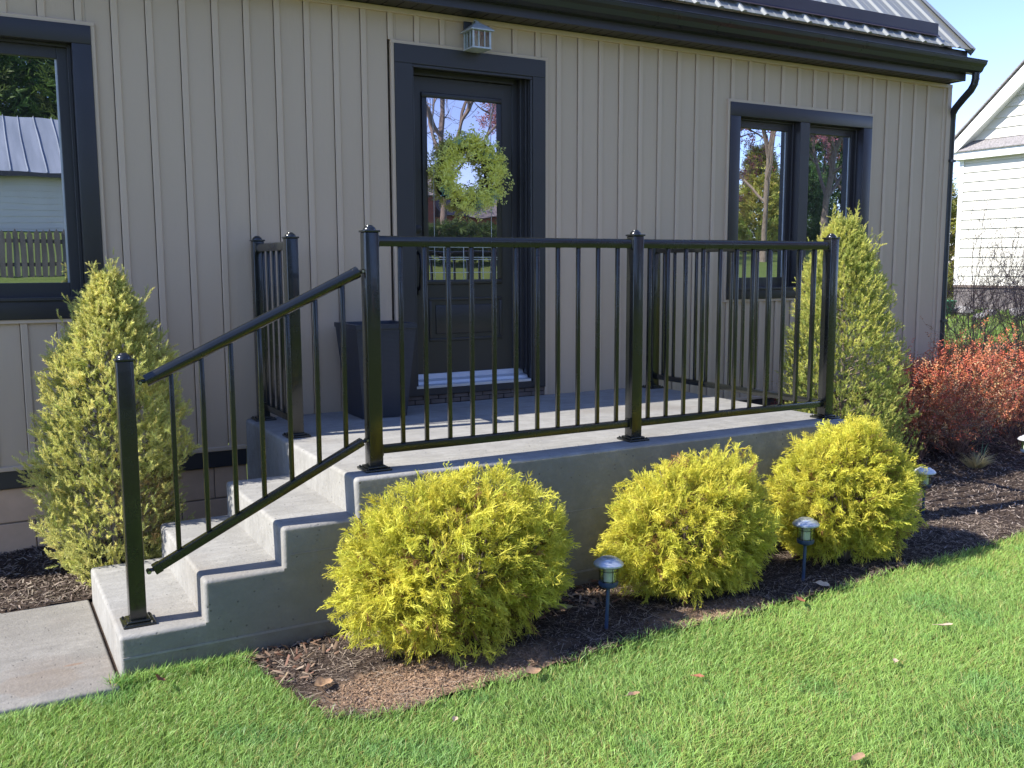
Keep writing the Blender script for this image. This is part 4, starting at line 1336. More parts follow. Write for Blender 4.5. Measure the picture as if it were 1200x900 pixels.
# ------------------------------------------------------------------ mulch chips, litter, leaves, tufts
def chips(name, n, box, lo, hi, wlo, whi, pal, seed, mask, lift=.004, mat='chip', tilt=.35):
    rng = np.random.default_rng(seed)
    P = []
    while len(P) < n:
        x = rng.uniform(box[0], box[1]); y = rng.uniform(box[2], box[3])
        if mask(x, y): P.append((x, y, mulch_h(x, y)))
    P = np.array(P); L_ = rng.uniform(lo, hi, n); W_ = rng.uniform(wlo, whi, n)
    a = rng.uniform(0, 2 * PI, n); t_ = rng.normal(0, tilt, n)
    dx = np.stack([np.cos(a) * np.cos(t_), np.sin(a) * np.cos(t_), np.sin(t_)], 1)
    r_ = rng.normal(0, tilt, n)
    dy = np.stack([-np.sin(a) * np.cos(r_), np.cos(a) * np.cos(r_), np.sin(r_)], 1)
    nz = np.cross(dx, dy)
    P[:, 2] += lift + np.abs(np.sin(t_)) * L_ * .4
    hL = (L_ / 2)[:, None]; hW = (W_ / 2)[:, None]
    th__ = (W_ * .22)[:, None]
    v = np.stack([P - dx * hL - dy * hW * .6, P - dx * hL * .9 + dy * hW * .7, P + dx * hL * .95 + dy * hW * .5, P + dx * hL - dy * hW * .7,
                  P - dx * hL * .3 + nz * th__, P + dx * hL * .4 + nz * th__ * 1.2], 1)
    T_ = np.array([(0, 3, 5), (0, 5, 4), (3, 2, 5), (5, 2, 1), (5, 1, 4), (4, 1, 0)])
    T_ = T_[None] + (np.arange(n) * 6)[:, None, None]
    pal = np.array(pal); c = pal[rng.integers(0, len(pal), n)] * rng.uniform(.7, 1.3, (n, 1))
    c = np.repeat(c[:, None, :], 6, 1)
    return tri_mesh(name, v.reshape(-1, 3), T_.reshape(-1, 3), M[mat], c.reshape(-1, 3))


dark_p = [(.07, .050, .040), (.11, .082, .066), (.16, .125, .10), (.045, .033, .028), (.24, .19, .155), (.09, .068, .056)]
earth = lambda x, y: ((x - .12) / .46) ** 2 + ((y + .62) / .18) ** 2 < 1 or ((x - 1.55) / .32) ** 2 + ((y + .62) / .085) ** 2 < 1
mk = lambda x, y: in_bed(x, y, .01) and not (earth(x, y) and random.random() < .85)
prop(add('bark_mulch', chips('bark_mulch', 24000, (-.6, 4.2, -.85, .2), .006, .026, .002, .007, dark_p, 1, mk)), kind='stuff')
prop(add('bark_mulch', chips('bark_mulch', 26000, (3.2, 9.0, -.6, 2.0), .012, .042, .003, .011, dark_p + [(.34, .29, .25), (.20, .16, .14)], 2, mk)), kind='stuff')
prop(add('bark_mulch', chips('bark_mulch', 10000, (-3.0, .0, 1.06, 1.97), .012, .042, .004, .013, dark_p + [(.20, .16, .12), (.26, .22, .17)], 3, mk)), kind='stuff')
prop(add('twig_litter', chips('twig_litter', 2600, (-.6, 4.2, -.85, .05), .03, .085, .0012, .0026, [(.30, .24, .18), (.20, .15, .11), (.38, .31, .24)], 4, lambda x, y: in_bed(x, y, .01), .008, tilt=.2)), kind='stuff')
prop(add('soil_crumbs', chips('soil_crumbs', 8000, (-.4, 2.0, -.85, -.40), .004, .014, .004, .010, [(.22, .14, .085), (.30, .20, .13), (.16, .10, .065)], 5, lambda x, y: in_bed(x, y, .01) and earth(x, y), .002)), kind='stuff')
lit = lambda x, y: in_bed(x, y, -.03) and (y > -.10 - .12 * (x < -.15) and x < .1 or (abs(x - .98) < .3 and y > -.32) or (x + .45) ** 2 + (y + .25) ** 2 < .035)
prop(add('leaf_litter', chips('leaf_litter', 230, (-.6, 1.3, -.6, -.005), .02, .055, .010, .024, [(.26, .18, .125), (.19, .12, .08), (.34, .26, .19), (.24, .13, .09)], 6, lit, .010, 'dry', .45)), kind='stuff')


def leaf_mesh(seed, L_, W_):
    rng = random.Random(seed); mb = MB()
    nseg = 5; vs = []; fs = []
    for i in range(nseg + 1):
        f = i / nseg
        w_ = W_ * math.sin(PI * min(1, f * .92 + .04)) ** .8 * (1 + rng.uniform(-.15, .15))
        curl = .35 * L_ * (f - .5) ** 2
        vs += [((f - .5) * L_, -w_ / 2, curl + w_ * rng.uniform(.2, .4)), ((f - .5) * L_, 0, curl), ((f - .5) * L_, w_ / 2, curl + w_ * rng.uniform(.1, .45))]
    for i in range(nseg):
        a = i * 3
        fs += [(a, a + 3, a + 4, a + 1), (a + 1, a + 4, a + 5, a + 2)]
    mb.raw(vs, fs)
    mb.tube([(-L_ / 2, 0, .35 * L_ * .25), (-L_ * .72, .004, .30 * L_ * .25)], .0012, 4)
    return mb


M['leaf_tan'] = simple('fallen_leaf_tan', (.42, .27, .16), (.30, .18, .10), .7, 60)
M['leaf_rust'] = simple('fallen_leaf_rust', (.36, .14, .075), (.26, .10, .05), .7, 60)
M['leaf_pale'] = simple('fallen_leaf_pale', (.55, .42, .30), (.42, .31, .21), .7, 60)


def fallen(x, y, z, L_, W_, rz, mat, seed, label, tilt=.1):
    me_ = leaf_mesh(seed, L_, W_).mesh('fallen_leaf', M[mat], sm=60)
    o = add('fallen_leaf', me_, None, (x, y, z))
    o.rotation_euler = (tilt, tilt * .5, rz)
    prop(o, label, 'leaf')


GZ = -.690
fallen(1.02, -1.93, -.688, .075, .035, .2, 'leaf_tan', 1, 'brown fallen leaf on the grass nearest the bottom edge of the picture')
fallen(.73, -1.90, -.688, .055, .030, 1.2, 'leaf_tan', 2, 'small tan fallen leaf left of the larger brown one near the bottom edge')
fallen(2.30, -1.32, -.685, .085, .025, -.3, 'leaf_pale', 3, 'long pale fallen leaf on the grass near the right edge of the lawn')
fallen(1.78, -1.47, -.685, .045, .025, .7, 'leaf_pale', 4, 'little pale fallen leaf in the middle of the lawn on the right')
fallen(.66, -1.18, -.685, .060, .026, .1, 'leaf_tan', 5, 'tan fallen leaf on the grass below the left solar light')
fallen(.98, -1.18, -.685, .045, .022, -.6, 'leaf_rust', 6, 'small rust coloured leaf on the grass below the second golden shrub')
fallen(1.96, -.77, -.676, .075, .050, .4, 'leaf_rust', 7, 'orange fallen leaf at the lawn edge below the middle solar light', .5)
fallen(.42, -.83, -.676, .090, .045, .3, 'leaf_tan', 8, 'broad brown leaf at the edge between mulch and lawn below the largest golden shrub', .3)
fallen(-.90, -.19, -.660, .080, .045, 1.3, 'leaf_rust', 9, 'curled brown leaf in the grass in front of the bottom step', .6)
fallen(-.02, -1.02, -.685, .040, .022, .9, 'leaf_pale', 10, 'tiny pale leaf on the grass left of centre below the earth patch')
fallen(.90, -.30, -.675, .120, .070, 2.0, 'leaf_pale', 11, 'large pale curled leaf behind the left solar light', .5)
fallen(-.34, -.50, -.685, .095, .060, .5, 'leaf_tan', 12, 'round tan leaf on the mulch near the corner of the steps', .2)
fallen(2.24, -.66, -.680, .075, .045, -.4, 'leaf_pale', 13, 'pale leaf on the mulch just in front of the middle solar light', .4)


# ------------------------------------------------------------------ lawn
def blades(name, n, region, hlo, hhi, wd, seed, base, tipc, yellow=.06, zf=None, lay=.55):
    rng = np.random.default_rng(seed)
    P = region(rng, n); n = len(P)
    a = rng.uniform(0, 2 * PI, n)
    # slow drift of lean direction: mown and trodden look
    fl = np.array([noise.noise(Vector((x * 1.3, y * 1.3, 3))) for x, y in P[:, :2]])
    hh = np.array([noise.noise(Vector((x * 2.6, y * 2.6, 8))) for x, y in P[:, :2]])
    la = fl * 3 + rng.normal(0, 1.5, n)
    le = np.abs(rng.normal(lay, .35, n))
    L_ = rng.uniform(hlo, hhi, n) * (1 + .25 * hh)
    d1 = np.stack([np.cos(la) * le * .5, np.sin(la) * le * .5, np.ones(n)], 1); d1 /= np.linalg.norm(d1, axis=1, keepdims=True)
    d2 = np.stack([np.cos(la) * le * 1.7, np.sin(la) * le * 1.7, np.ones(n) * .75], 1); d2 /= np.linalg.norm(d2, axis=1, keepdims=True)
    s = np.stack([np.cos(a), np.sin(a), np.zeros(n)], 1) * (wd * rng.uniform(.7, 1.3, n))[:, None] / 2
    p1 = P + d1 * (L_ * .5)[:, None]; p2 = p1 + d2 * (L_ * .5)[:, None]
    v = np.stack([P - s, P + s, p1 - s * .85, p1 + s * .85, p2], 1)
    T_ = np.array([(0, 1, 3), (0, 3, 2), (2, 3, 4)])[None] + (np.arange(n) * 5)[:, None, None]
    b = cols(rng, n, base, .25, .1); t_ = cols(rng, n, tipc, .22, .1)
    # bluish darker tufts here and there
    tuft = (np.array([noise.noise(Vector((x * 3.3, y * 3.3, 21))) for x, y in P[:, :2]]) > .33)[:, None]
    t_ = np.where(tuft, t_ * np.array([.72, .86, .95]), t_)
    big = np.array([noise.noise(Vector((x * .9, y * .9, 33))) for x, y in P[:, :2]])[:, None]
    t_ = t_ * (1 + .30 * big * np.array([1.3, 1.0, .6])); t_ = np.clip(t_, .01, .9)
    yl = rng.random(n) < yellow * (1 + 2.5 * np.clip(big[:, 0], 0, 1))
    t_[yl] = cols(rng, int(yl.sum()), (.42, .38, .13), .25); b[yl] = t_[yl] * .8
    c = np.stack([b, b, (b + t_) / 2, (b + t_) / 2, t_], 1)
    return tri_mesh(name, v.reshape(-1, 3), T_.reshape(-1, 3), M['grass'], c.reshape(-1, 3))


def lawn_ok(x, y):
    if in_bed(x, y, -.015): return False
    if x > -.56 and y > bed_y(x): return False
    if y > -.012: return False
    if x < PX + .01 and y > -.095: return False
    return True


def region_tri(x0, x1, y0, y1, cone=True):
    cx_, cy_ = -1.4465, -3.9629
    def f(rng, n):
        out = []
        tot = 0
        while tot < n:
            m_ = n
            xy = rng.uniform((x0, y0), (x1, y1), (m_, 2))
            # denser close to the view wedge
            dx_ = xy[:, 0] - cx_; dy_ = xy[:, 1] - cy_
            ang = np.degrees(np.arctan2(dx_, dy_))
            keep = ((ang > -8) & (ang < 66)) | (rng.random(m_) < .12)
            xy = xy[keep]
            k = np.array([lawn_ok(a_, b_) for a_, b_ in xy])
            xy = xy[k]; out.append(xy); tot += len(xy)
        xy = np.concatenate(out)[:n]
        return np.concatenate([xy, np.full((len(xy), 1), -.733)], 1)
    return f


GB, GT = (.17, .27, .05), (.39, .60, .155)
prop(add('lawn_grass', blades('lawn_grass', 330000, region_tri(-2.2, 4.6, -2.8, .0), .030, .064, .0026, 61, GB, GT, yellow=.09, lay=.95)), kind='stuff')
def region_far(rng, n):
    xy = rng.uniform((4.3, -2.9), (9.5, 1.0), (n * 2, 2))
    k = np.array([lawn_ok(a_, b_) and b_ > -2.9 + (a_ - 4.3) * .5 for a_, b_ in xy]); xy = xy[k][:n]
    return np.concatenate([xy, np.full((len(xy), 1), -.733)], 1)
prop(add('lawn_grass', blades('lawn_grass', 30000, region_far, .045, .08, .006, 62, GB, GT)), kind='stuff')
def region_back(rng, n):
    xy = rng.uniform((8.5, 2.6), (19, 11), (n, 2))
    k = np.array([not in_bed(a_, b_) for a_, b_ in xy]); xy = xy[k]
    return np.concatenate([xy, np.array([[hz(a_, b_)] for a_, b_ in xy])], 1)
prop(add('lawn_grass', blades('lawn_grass', 16000, region_back, .06, .12, .02, 63, GB, (.17, .27, .05))), kind='stuff')
# longer fringe along step face and mulch edge
def region_edge(rng, n):
    out = []
    while len(out) < n:
        r_ = rng.random()
        if r_ < .35:
            x = rng.uniform(-1.06, -.5); y = -abs(rng.normal(0, .035)) - .012
        else:
            x = rng.uniform(-.47, 6.5); y = bed_y(x) - abs(rng.normal(0, .035)) + .01
        out.append((x, y, -.725))
    return np.array(out)
prop(add('lawn_edge_grass', blades('lawn_edge_grass', 6500, region_edge, .035, .080, .0034, 64, GB, GT, .10, lay=.75)), kind='stuff')


def tuft(name, x, y, z, n, L_, col, label, cat, seed, spread=.5, wd=.005):
    rng = np.random.default_rng(seed)
    V_ = []; T_ = []; C_ = []
    for i in range(n):
        a = rng.uniform(0, 2 * PI); le = abs(rng.normal(spread, .3))
        d = np.array([math.cos(a) * le, math.sin(a) * le, 1]); d /= np.linalg.norm(d)
        d2 = d + np.array([d[0], d[1], -.35]); d2 /= np.linalg.norm(d2)
        l_ = L_ * rng.uniform(.6, 1.1); p = np.array([x, y, z]) + np.array([math.cos(a), math.sin(a), 0]) * .25 * L_ * rng.random()
        s = np.array([-math.sin(a + 1), math.cos(a + 1), 0]) * wd / 2
        m1 = p + d * l_ * .5; m2 = m1 + d2 * l_ * .5; o_ = len(V_)
        V_ += [p - s, p + s, m1 - s, m1 + s, m2]; T_ += [(o_, o_ + 1, o_ + 3), (o_, o_ + 3, o_ + 2), (o_ + 2, o_ + 3, o_ + 4)]
        C_ += [np.array(col) * rng.uniform(.75, 1.25)] * 5
    me_ = tri_mesh(name, np.array(V_), np.array(T_), M['grass'], np.array(C_))
    o = add(name, me_, None)
    prop(o, label, cat)
    return o


tuft('grass_clump', 5.56, .78, -.70, 200, .19, (.62, .52, .26), 'dry straw coloured grass clump on the mulch in front of the red shrub', 'grass clump', 71, .9)
tuft('bulb_shoots', 6.35, .72, -.70, 9, .26, (.16, .30, .14), 'thin green bulb shoots on the mulch between the dry clump and the right edge', 'plant', 72, .35, .012)
tuft('bulb_shoots', 5.95, 1.0, -.70, 4, .24, (.15, .28, .16), 'few upright green shoots just behind the dry grass clump', 'plant', 73, .15, .012)
tuft('bulb_shoots', 6.75, .90, -.70, 16, .30, (.20, .34, .12), 'bright green leafy shoots at the right edge of the picture by the red shrub', 'plant', 74, .6, .014)

# ------------------------------------------------------------------ neighbour's white house
NX = 18.52; NY1 = 10.35; NY0 = 2.60
nh = thing('white_house', 'white clapboard neighbouring house with a gable end seen past the downspout', 'house', (NX, 6.5, 0))
zs = .46; lap = .212
yc = (NY0 + NY1) / 2; slope = .90
while zs < 3.30:
    z1 = min(zs + lap, 3.30)
    add('lap_board', MB().prism([(NX + .04, zs), (NX - .018, zs), (NX - .002, z1 + .004), (NX + .04, z1 + .004)], NY0 + .12, NY1 - .11, 'y').mesh('lap', M['white']) if False else
        MB().raw([(NX - .030, NY0 + .12, zs), (NX - .030, NY1 - .11, zs), (NX - .002, NY1 - .11, z1), (NX - .002, NY0 + .12, z1), (NX + .04, NY0 + .12, zs), (NX + .04, NY1 - .11, zs), (NX + .04, NY1 - .11, z1), (NX + .04, NY0 + .12, z1)],
                 [(0, 1, 2, 3), (0, 4, 5, 1), (3, 2, 6, 7), (0, 3, 7, 4), (1, 5, 6, 2)]).mesh('lap_board', M['white']), nh)
    zs += lap
zs = 3.70
while zs < 7.1:
    hw_ = (NY1 - NY0) / 2 + .1 - (zs - 3.48) / slope
    hw2 = hw_ - lap / slope
    if hw2 < .05: break
    add('lap_board', MB().raw([(NX - .030, yc - hw_, zs), (NX - .030, yc + hw_, zs), (NX - .002, yc + hw2, zs + lap), (NX - .002, yc - hw2, zs + lap), (NX + .03, yc - hw_, zs), (NX + .03, yc + hw_, zs)],
                              [(0, 1, 2, 3), (0, 4, 5, 1)]).mesh('lap_board', M['white']), nh)
    zs += lap
for y in (NY1 - .11, NY0):
    add('corner_board', MB().box(NX - .035, NX + .05, y, y + .11, .45, 3.29).mesh('corner', M['whitetrim']), nh)
add('frieze_board', MB().box(NX - .20, NX, NY0 - .20, NY1 + .22, 3.29, 3.48).mesh('frieze', M['whitetrim']), nh)
add('pent_roof', MB().prism([(NX - .24, 3.482), (NX - .0, 3.482), (NX - .0, 3.70)], NY0 - .2, NY1 + .2, 'y').mesh('pent', M['shingle']) if False else
    MB().raw([(NX - .25, NY0 - .2, 3.482), (NX - .25, NY1 + .22, 3.482), (NX - .001, NY1 + .0, 3.70), (NX - .001, NY0 + .0, 3.70), (NX - .25, NY0 - .2, 3.46), (NX - .25, NY1 + .22, 3.46)],
             [(0, 1, 2, 3), (0, 4, 5, 1), (1, 5, 2), (0, 3, 4)]).mesh('pent_roof', M['shingle']), nh)
for s_ in (-1, 1):
    e0 = yc + s_ * ((NY1 - NY0) / 2 + .28); z0_ = 3.46; pk = (yc, 3.46 + ((NY1 - NY0) / 2 + .28) * slope)
    for off_, th_2, mt, nm in ((0, .36, M['whitetrim'], 'rake_board'),):
        add(nm, MB().raw([(NX - .26, e0, z0_), (NX - .26, pk[0], pk[1]), (NX - .26, pk[0], pk[1] - th_2 * 1.3), (NX - .26, e0 - s_ * th_2 * .9, z0_),
                          (NX - .20, e0, z0_), (NX - .20, pk[0], pk[1]), (NX - .20, pk[0], pk[1] - th_2 * 1.3), (NX - .20, e0 - s_ * th_2 * .9, z0_)],
                         [(0, 1, 2, 3), (4, 7, 6, 5), (0, 4, 5, 1), (3, 2, 6, 7), (0, 3, 7, 4)]).mesh(nm, mt), nh)
    add('rake_soffit', MB().raw([(NX - .2, e0 - s_ * .30, z0_), (NX - .2, pk[0], pk[1] - .34), (NX, pk[0], pk[1] - .34), (NX, e0 - s_ * .30, z0_)], [(0, 1, 2, 3)]).mesh('rake_soffit', M['whitetrim']), nh)
    add('roof', MB().raw([(NX - .30, e0 + s_ * .05, z0_ + .01), (NX - .30, pk[0], pk[1] + .06), (NX + 8, pk[0], pk[1] + .06), (NX + 8, e0 + s_ * .05, z0_ + .01),
                          (NX - .30, e0 + s_ * .05, z0_ + .05), (NX - .30, pk[0], pk[1] + .10), (NX + 8, pk[0], pk[1] + .10), (NX + 8, e0 + s_ * .05, z0_ + .05)],
                         [(0, 1, 2, 3), (4, 7, 6, 5), (0, 4, 5, 1), (0, 3, 7, 4)]).mesh('roof', M['shingle']), nh)
add('gutter', MB().tube([(NX - .3, NY1 + .30, 3.36), (NX + 8, NY1 + .30, 3.36)], .05, 8).mesh('gutter', M['whitetrim'], sm=60), nh)
add('side_walls', MB().box(NX + .03, NX + 8, NY1 - .05, NY1, -.1, 3.4).box(NX + .03, NX + 8, NY0, NY0 + .05, -.1, 3.4).box(NX + .03, NX + .08, NY0 + .05, NY1 - .05, .4, 3.5).mesh('side_walls', M['white']), nh)
add('water_table', MB().box(NX - .04, NX + .04, NY0, NY1, .405, .458).mesh('water_table', M['brick']), nh)
add('foundation', MB().box(NX + .0, NX + .1, NY0, NY1, -.5, .405).mesh('foundation', M['foundation']), nh)
# window on the part of the wall outside the picture
nw = add('window', MB().box(NX - .03, NX, 5.2, 6.2, 1.3, 2.7).mesh('window', M['whitetrim']), nh)
add('pane', MB().box(NX - .036, NX - .031, 5.3, 6.1, 1.4, 2.6).mesh('pane', M['glassL']), nw)

# things in front of the white wall
for i, (x, y, s) in enumerate(((16.9, 8.9, .20), (17.0, 8.4, .15), (17.3, 9.3, .17), (16.4, 8.2, .13), (17.2, 7.9, .19))):
    bm = bmesh.new(); bmesh.ops.create_icosphere(bm, subdivisions=2, radius=s)
    for v in bm.verts:
        v.co *= 1 + .25 * noise.noise(v.co * 6 + Vector((i * 5, 0, 0))); v.co.z *= .65
    me_ = bpy.data.meshes.new('stone'); bm.to_mesh(me_); bm.free()
    o = add('garden_stone', me_, None, (x, y, hz(x, y) + s * .35), M['stone'])
    prop(o, ('largest grey stone on the grass by the green tub', 'smaller grey stone right of the green tub', 'grey stone behind the green tub against the foundation', 'smallest grey stone nearest the bare shrubs', 'grey stone farthest right by the white house foundation')[i], 'stone', 'field stones before the white house')
gb = thing('green_tub', 'green plastic tub by the foundation of the white house', 'tub', (16.6, 9.3, hz(16.6, 9.3)))
g0 = hz(16.6, 9.3)
add('tub_body', MB().lathe([(.26, 0), (.32, .30), (.34, .30), (.34, .33), (.30, .33), (.27, .06)], c=(16.6, 9.3, g0), n=20).mesh('tub', M['bin'], sm=40), gb)
fb = thing('shepherd_hook', 'thin garden hook holding a small red ball beside the white house corner', 'garden hook', (8.95, 3.75, -.7))
add('pole', MB().tube([(8.95, 3.75, -.72), (8.95, 3.75, .95), (8.93, 3.72, 1.03), (8.90, 3.68, 1.02), (8.885, 3.66, .96)], .006, 6).mesh('pole', M['handle'], sm=60), fb)
add('red_ball', MB().lathe([(.004, .905), (.03, .90), (.045, .87), (.045, .84), (.03, .81), (.004, .80)], c=(8.885, 3.66, .03), n=16).mesh('ball', M['redball'], sm=60), fb)


# ------------------------------------------------------------------ trees
def bare_tree(x, y, h, r0, seed, label, spread=.55, levels=5, kids=3, z=None, tint='bark', name='bare_tree', buds=None, lean=(0, 0)):
    rng = np.random.default_rng(seed)
    z = hz(x, y) if z is None else z
    root = thing(name, label, 'tree', (x, y, z))
    tr = MB(); br = MB(); tips = []
    th_pts = [np.array([x, y, z - .1])]
    d = np.array([lean[0], lean[1], 1.0]); q = th_pts[0].copy()
    for i in range(5):
        d = d + rng.normal(size=3) * .06; d /= np.linalg.norm(d); q = q + d * h * .42 / 5; th_pts.append(q.copy())
    tr.tube(th_pts, [r0 * (1.25 if i == 0 else 1) * (1 - .09 * i) for i in range(6)], 10)
    def grow(p, d, L_, r_, lev):
        pts = [p]; q = p.copy(); dd = d.copy()
        for i in range(4):
            dd = dd + rng.normal(size=3) * .16 + np.array([0, 0, .06]); dd /= np.linalg.norm(dd); q = q + dd * L_ / 4; pts.append(q.copy())
        br.tube(pts, [r_ * (1 - .12 * i) for i in range(5)], 5 if lev > 2 else 3, cap=False)
        tips.append(pts[-1]); tips.append(pts[2])
        if lev > 0:
            for k in range(kids):
                f = rng.uniform(.45, 1); i = min(int(f * 4), 3)
                b = pts[i] + (pts[i + 1] - pts[i]) * rng.random()
                nd = dd + rng.normal(size=3) * spread; nd /= np.linalg.norm(nd)
                grow(b, nd, L_ * rng.uniform(.5, .75), r_ * .55, lev - 1)
    for k in range(4):
        a = 2 * PI * k / 4 + rng.uniform(-.5, .5)
        nd = np.array([math.cos(a) * .75, math.sin(a) * .75, .8]); nd /= np.linalg.norm(nd)
        grow(th_pts[3 + k % 3], nd, h * .34, r0 * .55, levels - 1)
    grow(th_pts[-1], d, h * .33, r0 * .6, levels - 1)
    add('trunk', tr.mesh('trunk', M[tint], sm=60), root)
    add('branches', br.mesh('branches', M[tint], sm=60), root)
    if buds is not None:
        P = np.array([p + rng.normal(size=3) * .08 for p in tips for _ in range(3)])
        c = cols(rng, len(P), buds, .3, .15)
        add('buds', scatter('buds', [tpl_leaves(np.random.default_rng(3), 5, .12, .07, .035)], P, rng.normal(size=P.shape), np.ones(len(P)), c, c, M['leaf'], rng), root)
    return root


def conifer(x, y, h, r, seed, label, col, z=None, n=2600, crown=.0, cat='tree', name='conifer', size=.55):
    rng = np.random.default_rng(seed); z = hz(x, y) if z is None else z
    root = thing(name, label, cat, (x, y, z))
    t_ = rng.random(n) ** 1.3; a = rng.uniform(0, 2 * PI, n)
    prof_ = (1 - t_) ** .75 * (.75 + .25 * np.array([n3((math.cos(q), math.sin(q), w_ * 4), 3, seed) for q, w_ in zip(a, t_)]))
    u = 1 - .5 * rng.random(n) ** 2
    P = np.stack([x + np.cos(a) * r * prof_ * u, y + np.sin(a) * r * prof_ * u, z + .15 * h * crown + t_ * h * .97], 1)
    D = np.stack([np.cos(a), np.sin(a), rng.uniform(-.1, .9, n)], 1) + rng.normal(size=(n, 3)) * .3
    tp = [tpl_thread(np.random.default_rng(200 + i), size, 10, size * .4, size * .07, sub=1) for i in range(3)]
    c = cols(rng, n, col, .35, .12)
    add('foliage', scatter('foliage', tp, P, D, rng.uniform(.5, 1, n), c * .8, c, M['leaf'], rng), root)
    add('trunk', MB().tube([(x, y, z - .1), (x, y, z + h * .9)], [r * .09, .01], 7).mesh('trunk', M['bark'], sm=60), root)
    return root


# strip of trees seen between the two houses
conifer(26.6, 17.6, 4.6, 3.0, 81, 'yellow green budding tree beyond the gap between the two houses', (.30, .30, .07), z=-.3, n=2600, name='budding_tree', size=.7)

# seen only as reflections in the panes
bare_tree(9.4, -14.6, 7.5, .11, 91, 'bare tree with a crooked limb reflected in the door glass', .6, 5, 4)
bare_tree(12.6, -16.0, 8.0, .10, 191, 'slender bare tree reflected at the right of the door glass', .6, 5, 4, buds=(.40, .18, .20))
RT = [(20.2, -17.0, 9.5, .17, 92, (.40, .15, .20), 'bare tree with pink buds reflected at the left of the right window'),
      (19.6, -13.6, 7.5, .10, 192, (.42, .16, .20), 'slender bare tree with pink buds reflected in the left pane of the right window'),
      (22.6, -14.0, 8.5, .12, 93, None, 'tall bare tree reflected in the middle of the right window'),
      (25.6, -16.0, 8.5, .11, 94, (.36, .16, .18), 'far bare tree reflected in the right pane of the right window'),
      (24.5, -24.5, 10.0, .18, 194, None, 'farthest bare tree reflected between the panes of the right window')]
for x_, y_, h_, r_, sd_, bd_, lb_ in RT: bare_tree(x_, y_, h_, r_, sd_, lb_, .6, 5, 4, buds=bd_)
conifer(23.2, -17.5, 3.6, 1.1, 95, 'yellow green conifer reflected in the left pane of the right window', (.62, .62, .20), n=2400)
conifer(25.6, -22.5, 4.0, 1.1, 195, 'second yellow green conifer reflected in the left pane of the right window', (.56, .58, .18), n=2400)
conifer(27.6, -19.5, 3.0, 1.3, 96, 'dark green conifer reflected in the right pane of the right window', (.11, .20, .07), n=2000)
conifer(33.5, -24, 5.5, 3.4, 97, 'broad green conifer at the back of the reflected garden on the right', (.09, .16, .05), n=2000, size=.9)
conifer(20.0, -26, 6.0, 3.4, 98, 'broad green conifer at the back of the reflected garden on the left', (.10, .17, .06), n=2000, size=.9)
for i, (x, y, h, r, c, s) in enumerate(((-4.6, -27, 8.5, 3.6, (.10, .16, .035), 0), (-1.0, -28, 8.3, 3.8, (.13, .20, .045), 1), (2.8, -27.5, 8.0, 3.8, (.11, .17, .04), 2))):
    conifer(x, y, h, r, 120 + i, ('tall green tree left behind the reflected white house', 'tall green tree in the middle behind the reflected white house', 'green tree right behind the reflected white house')[s], c, n=2400, size=1.0, name='leafy_tree')
for x_, y_, h_, r_, c_, sd_, lb_ in ((-7.8, -29, 8.4, 3.6, (.12, .18, .04), 125, 'leafy tree at the far left behind the reflected white house'), (5.8, -29, 8.2, 3.8, (.12, .19, .045), 126, 'leafy tree at the far right behind the reflected white house'),
        (1.0, -31, 9.5, 4.0, (.09, .15, .035), 127, 'tallest dark tree far behind the reflected white house')):
    conifer(x_, y_, h_, r_, sd_, lb_, c_, n=2800, size=1.1, name='leafy_tree')
hedge = thing('hedge', 'clipped green hedge reflected in the lower door glass', 'hedge', (9.6, -13.4, hz(9.6, -13.4)))
rng = np.random.default_rng(130)
n = 2600
P = np.stack([rng.uniform(7.2, 12.2, n), rng.uniform(-13.7, -13.0, n), hz(7, -13.4) + rng.random(n) ** .6 * .95], 1)
c = cols(rng, n, (.10, .16, .05), .35, .1)
add('foliage', scatter('foliage', [tpl_thread(np.random.default_rng(5), .2, 10, .1, .016, sub=1)], P, rng.normal(size=(n, 3)) + np.array([0, .6, .6]), np.ones(n), c * .8, c, M['leaf'], rng), hedge)
bh = thing('brick_house', 'red brick house reflected low in the door glass', 'house', (7, -17, 1.4))
add('wall', MB().box(6.6, 10.3, -19, -17, .8, 3.00).mesh('wall', M['redbrick']), bh)
add('roof', MB().prism([(-19.3, 3.0), (-16.7, 3.0), (-18, 3.7)], 6.3, 10.5, 'x').mesh('roof', M['shingle']), bh)
add('garage_wing', MB().box(10.32, 14.0, -19, -17.2, .8, 2.35).mesh('garage_wing', M['redbrick']), bh)
add('garage_roof', MB().prism([(-19.3, 2.36), (-16.9, 2.36), (-18, 3.05)], 10.51, 14.3, 'x').mesh('garage_roof', M['shingle']), bh)

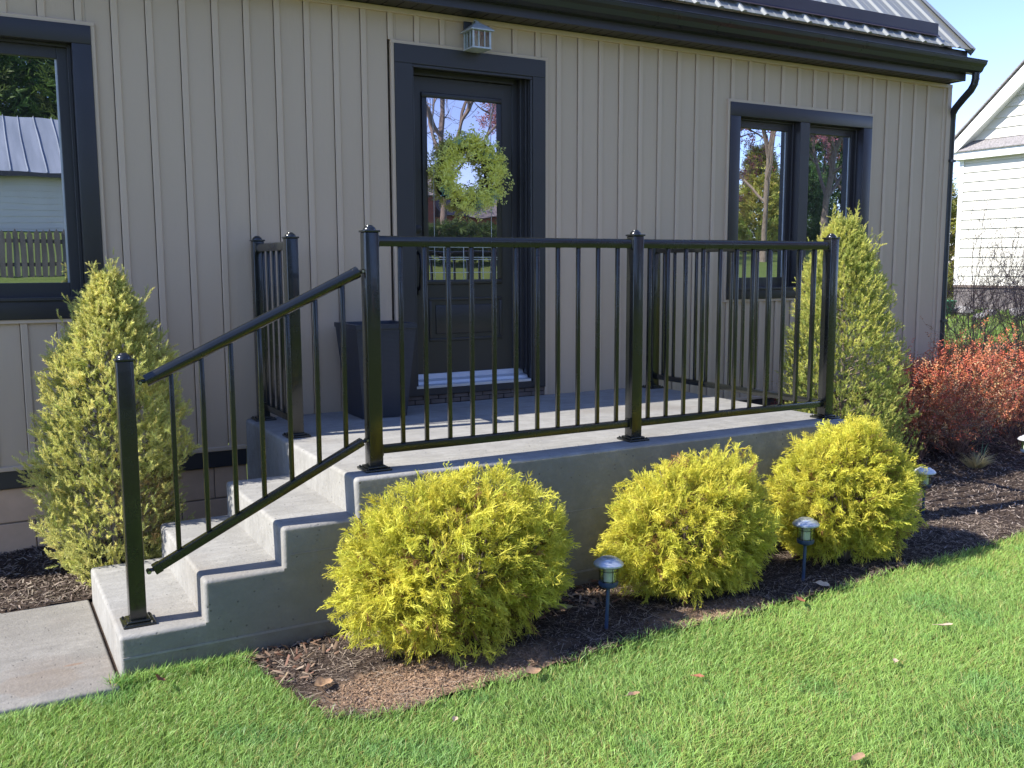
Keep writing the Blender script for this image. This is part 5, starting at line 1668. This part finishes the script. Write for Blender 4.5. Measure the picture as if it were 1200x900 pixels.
rh = thing('reflected_white_house', 'white clapboard house with grey metal roof reflected in the left window', 'house', (-.5, -20, 2))
zz = 1.6
while zz < 3.30:
    add('lap_board', MB().raw([(-5.2, -19.94, zz), (4.6, -19.94, zz), (4.6, -19.955, zz + .16), (-5.2, -19.955, zz + .16), (-5.2, -20, zz), (4.6, -20, zz)], [(0, 1, 2, 3), (0, 4, 5, 1)]).mesh('lap_board', M['white']), rh)
    zz += .16
add('wall', MB().box(-5.2, 4.6, -25, -19.965, 1.2, 3.32).mesh('wall', M['white']), rh)
M['roof2'] = simple('old_metal_roof', (0.26, 0.28, 0.33), (0.19, 0.21, 0.25), .45, 1.5, (3, .3, .3), 0)
rr2 = add('roof', MB().raw([(-5.5, -19.55, 3.36), (4.9, -19.55, 3.36), (4.9, -22.5, 5.1), (-5.5, -22.5, 5.1), (-5.5, -25.4, 3.4), (4.9, -25.4, 3.4)], [(0, 1, 2, 3), (3, 2, 5, 4)]).mesh('roof', M['roof2']), rh)
add('eave_board', MB().box(-5.5, 4.9, -19.60, -19.53, 3.24, 3.36).mesh('eave_board', M['fascia']), rh)
k = 0; x = -5.4
ribm2 = MB().raw([(-.02, -19.55, 3.365), (.02, -19.55, 3.365), (.02, -22.5, 5.105), (-.02, -22.5, 5.105), (0, -19.55, 3.41), (0, -22.5, 5.15)], [(0, 1, 4), (0, 4, 5, 3), (4, 1, 2, 5)]).mesh('roof_rib', M['roof2'])
while x < 4.9:
    add('roof_rib', ribm2, rr2, (x, 0, 0)); x += .42
for (a, b) in ((-1.5, -.95), (1.0, 1.7)):
    wv = add('window', MB().box(a, b, -19.93, -19.90, 2.45, 3.0).mesh('window', M['whitetrim']), rh)
    add('pane', MB().box(a + .05, b - .05, -19.90, -19.895, 2.5, 2.95).mesh('pane', M['dark']), wv)
pf = thing('picket_fence', 'weathered grey picket fence reflected in the left window', 'fence', (-.5, -12.0, hz(0, -12)))
zf = hz(0, -12)
pk_ = MB().raw([(-.045, 0, 0), (.045, 0, 0), (.045, 0, .78), (0, 0, .86), (-.045, 0, .78), (-.045, .02, 0), (.045, .02, 0), (.045, .02, .78), (0, .02, .86), (-.045, .02, .78)],
               [(0, 1, 2, 3, 4), (9, 8, 7, 6, 5), (1, 6, 7, 2), (2, 7, 8, 3), (3, 8, 9, 4), (4, 9, 5, 0)]).mesh('picket', M['fence'])
x = -4.2
while x < 3.2:
    add('picket', pk_, pf, (x, -12 + random.uniform(-.01, .01), zf + random.uniform(-.02, .02))); x += .115
for z_ in (.2, .62): add('fence_rail', MB().box(-4.3, 3.3, -12.06, -12.02, zf + z_, zf + z_ + .07).mesh('fence_rail', M['fence']), pf)
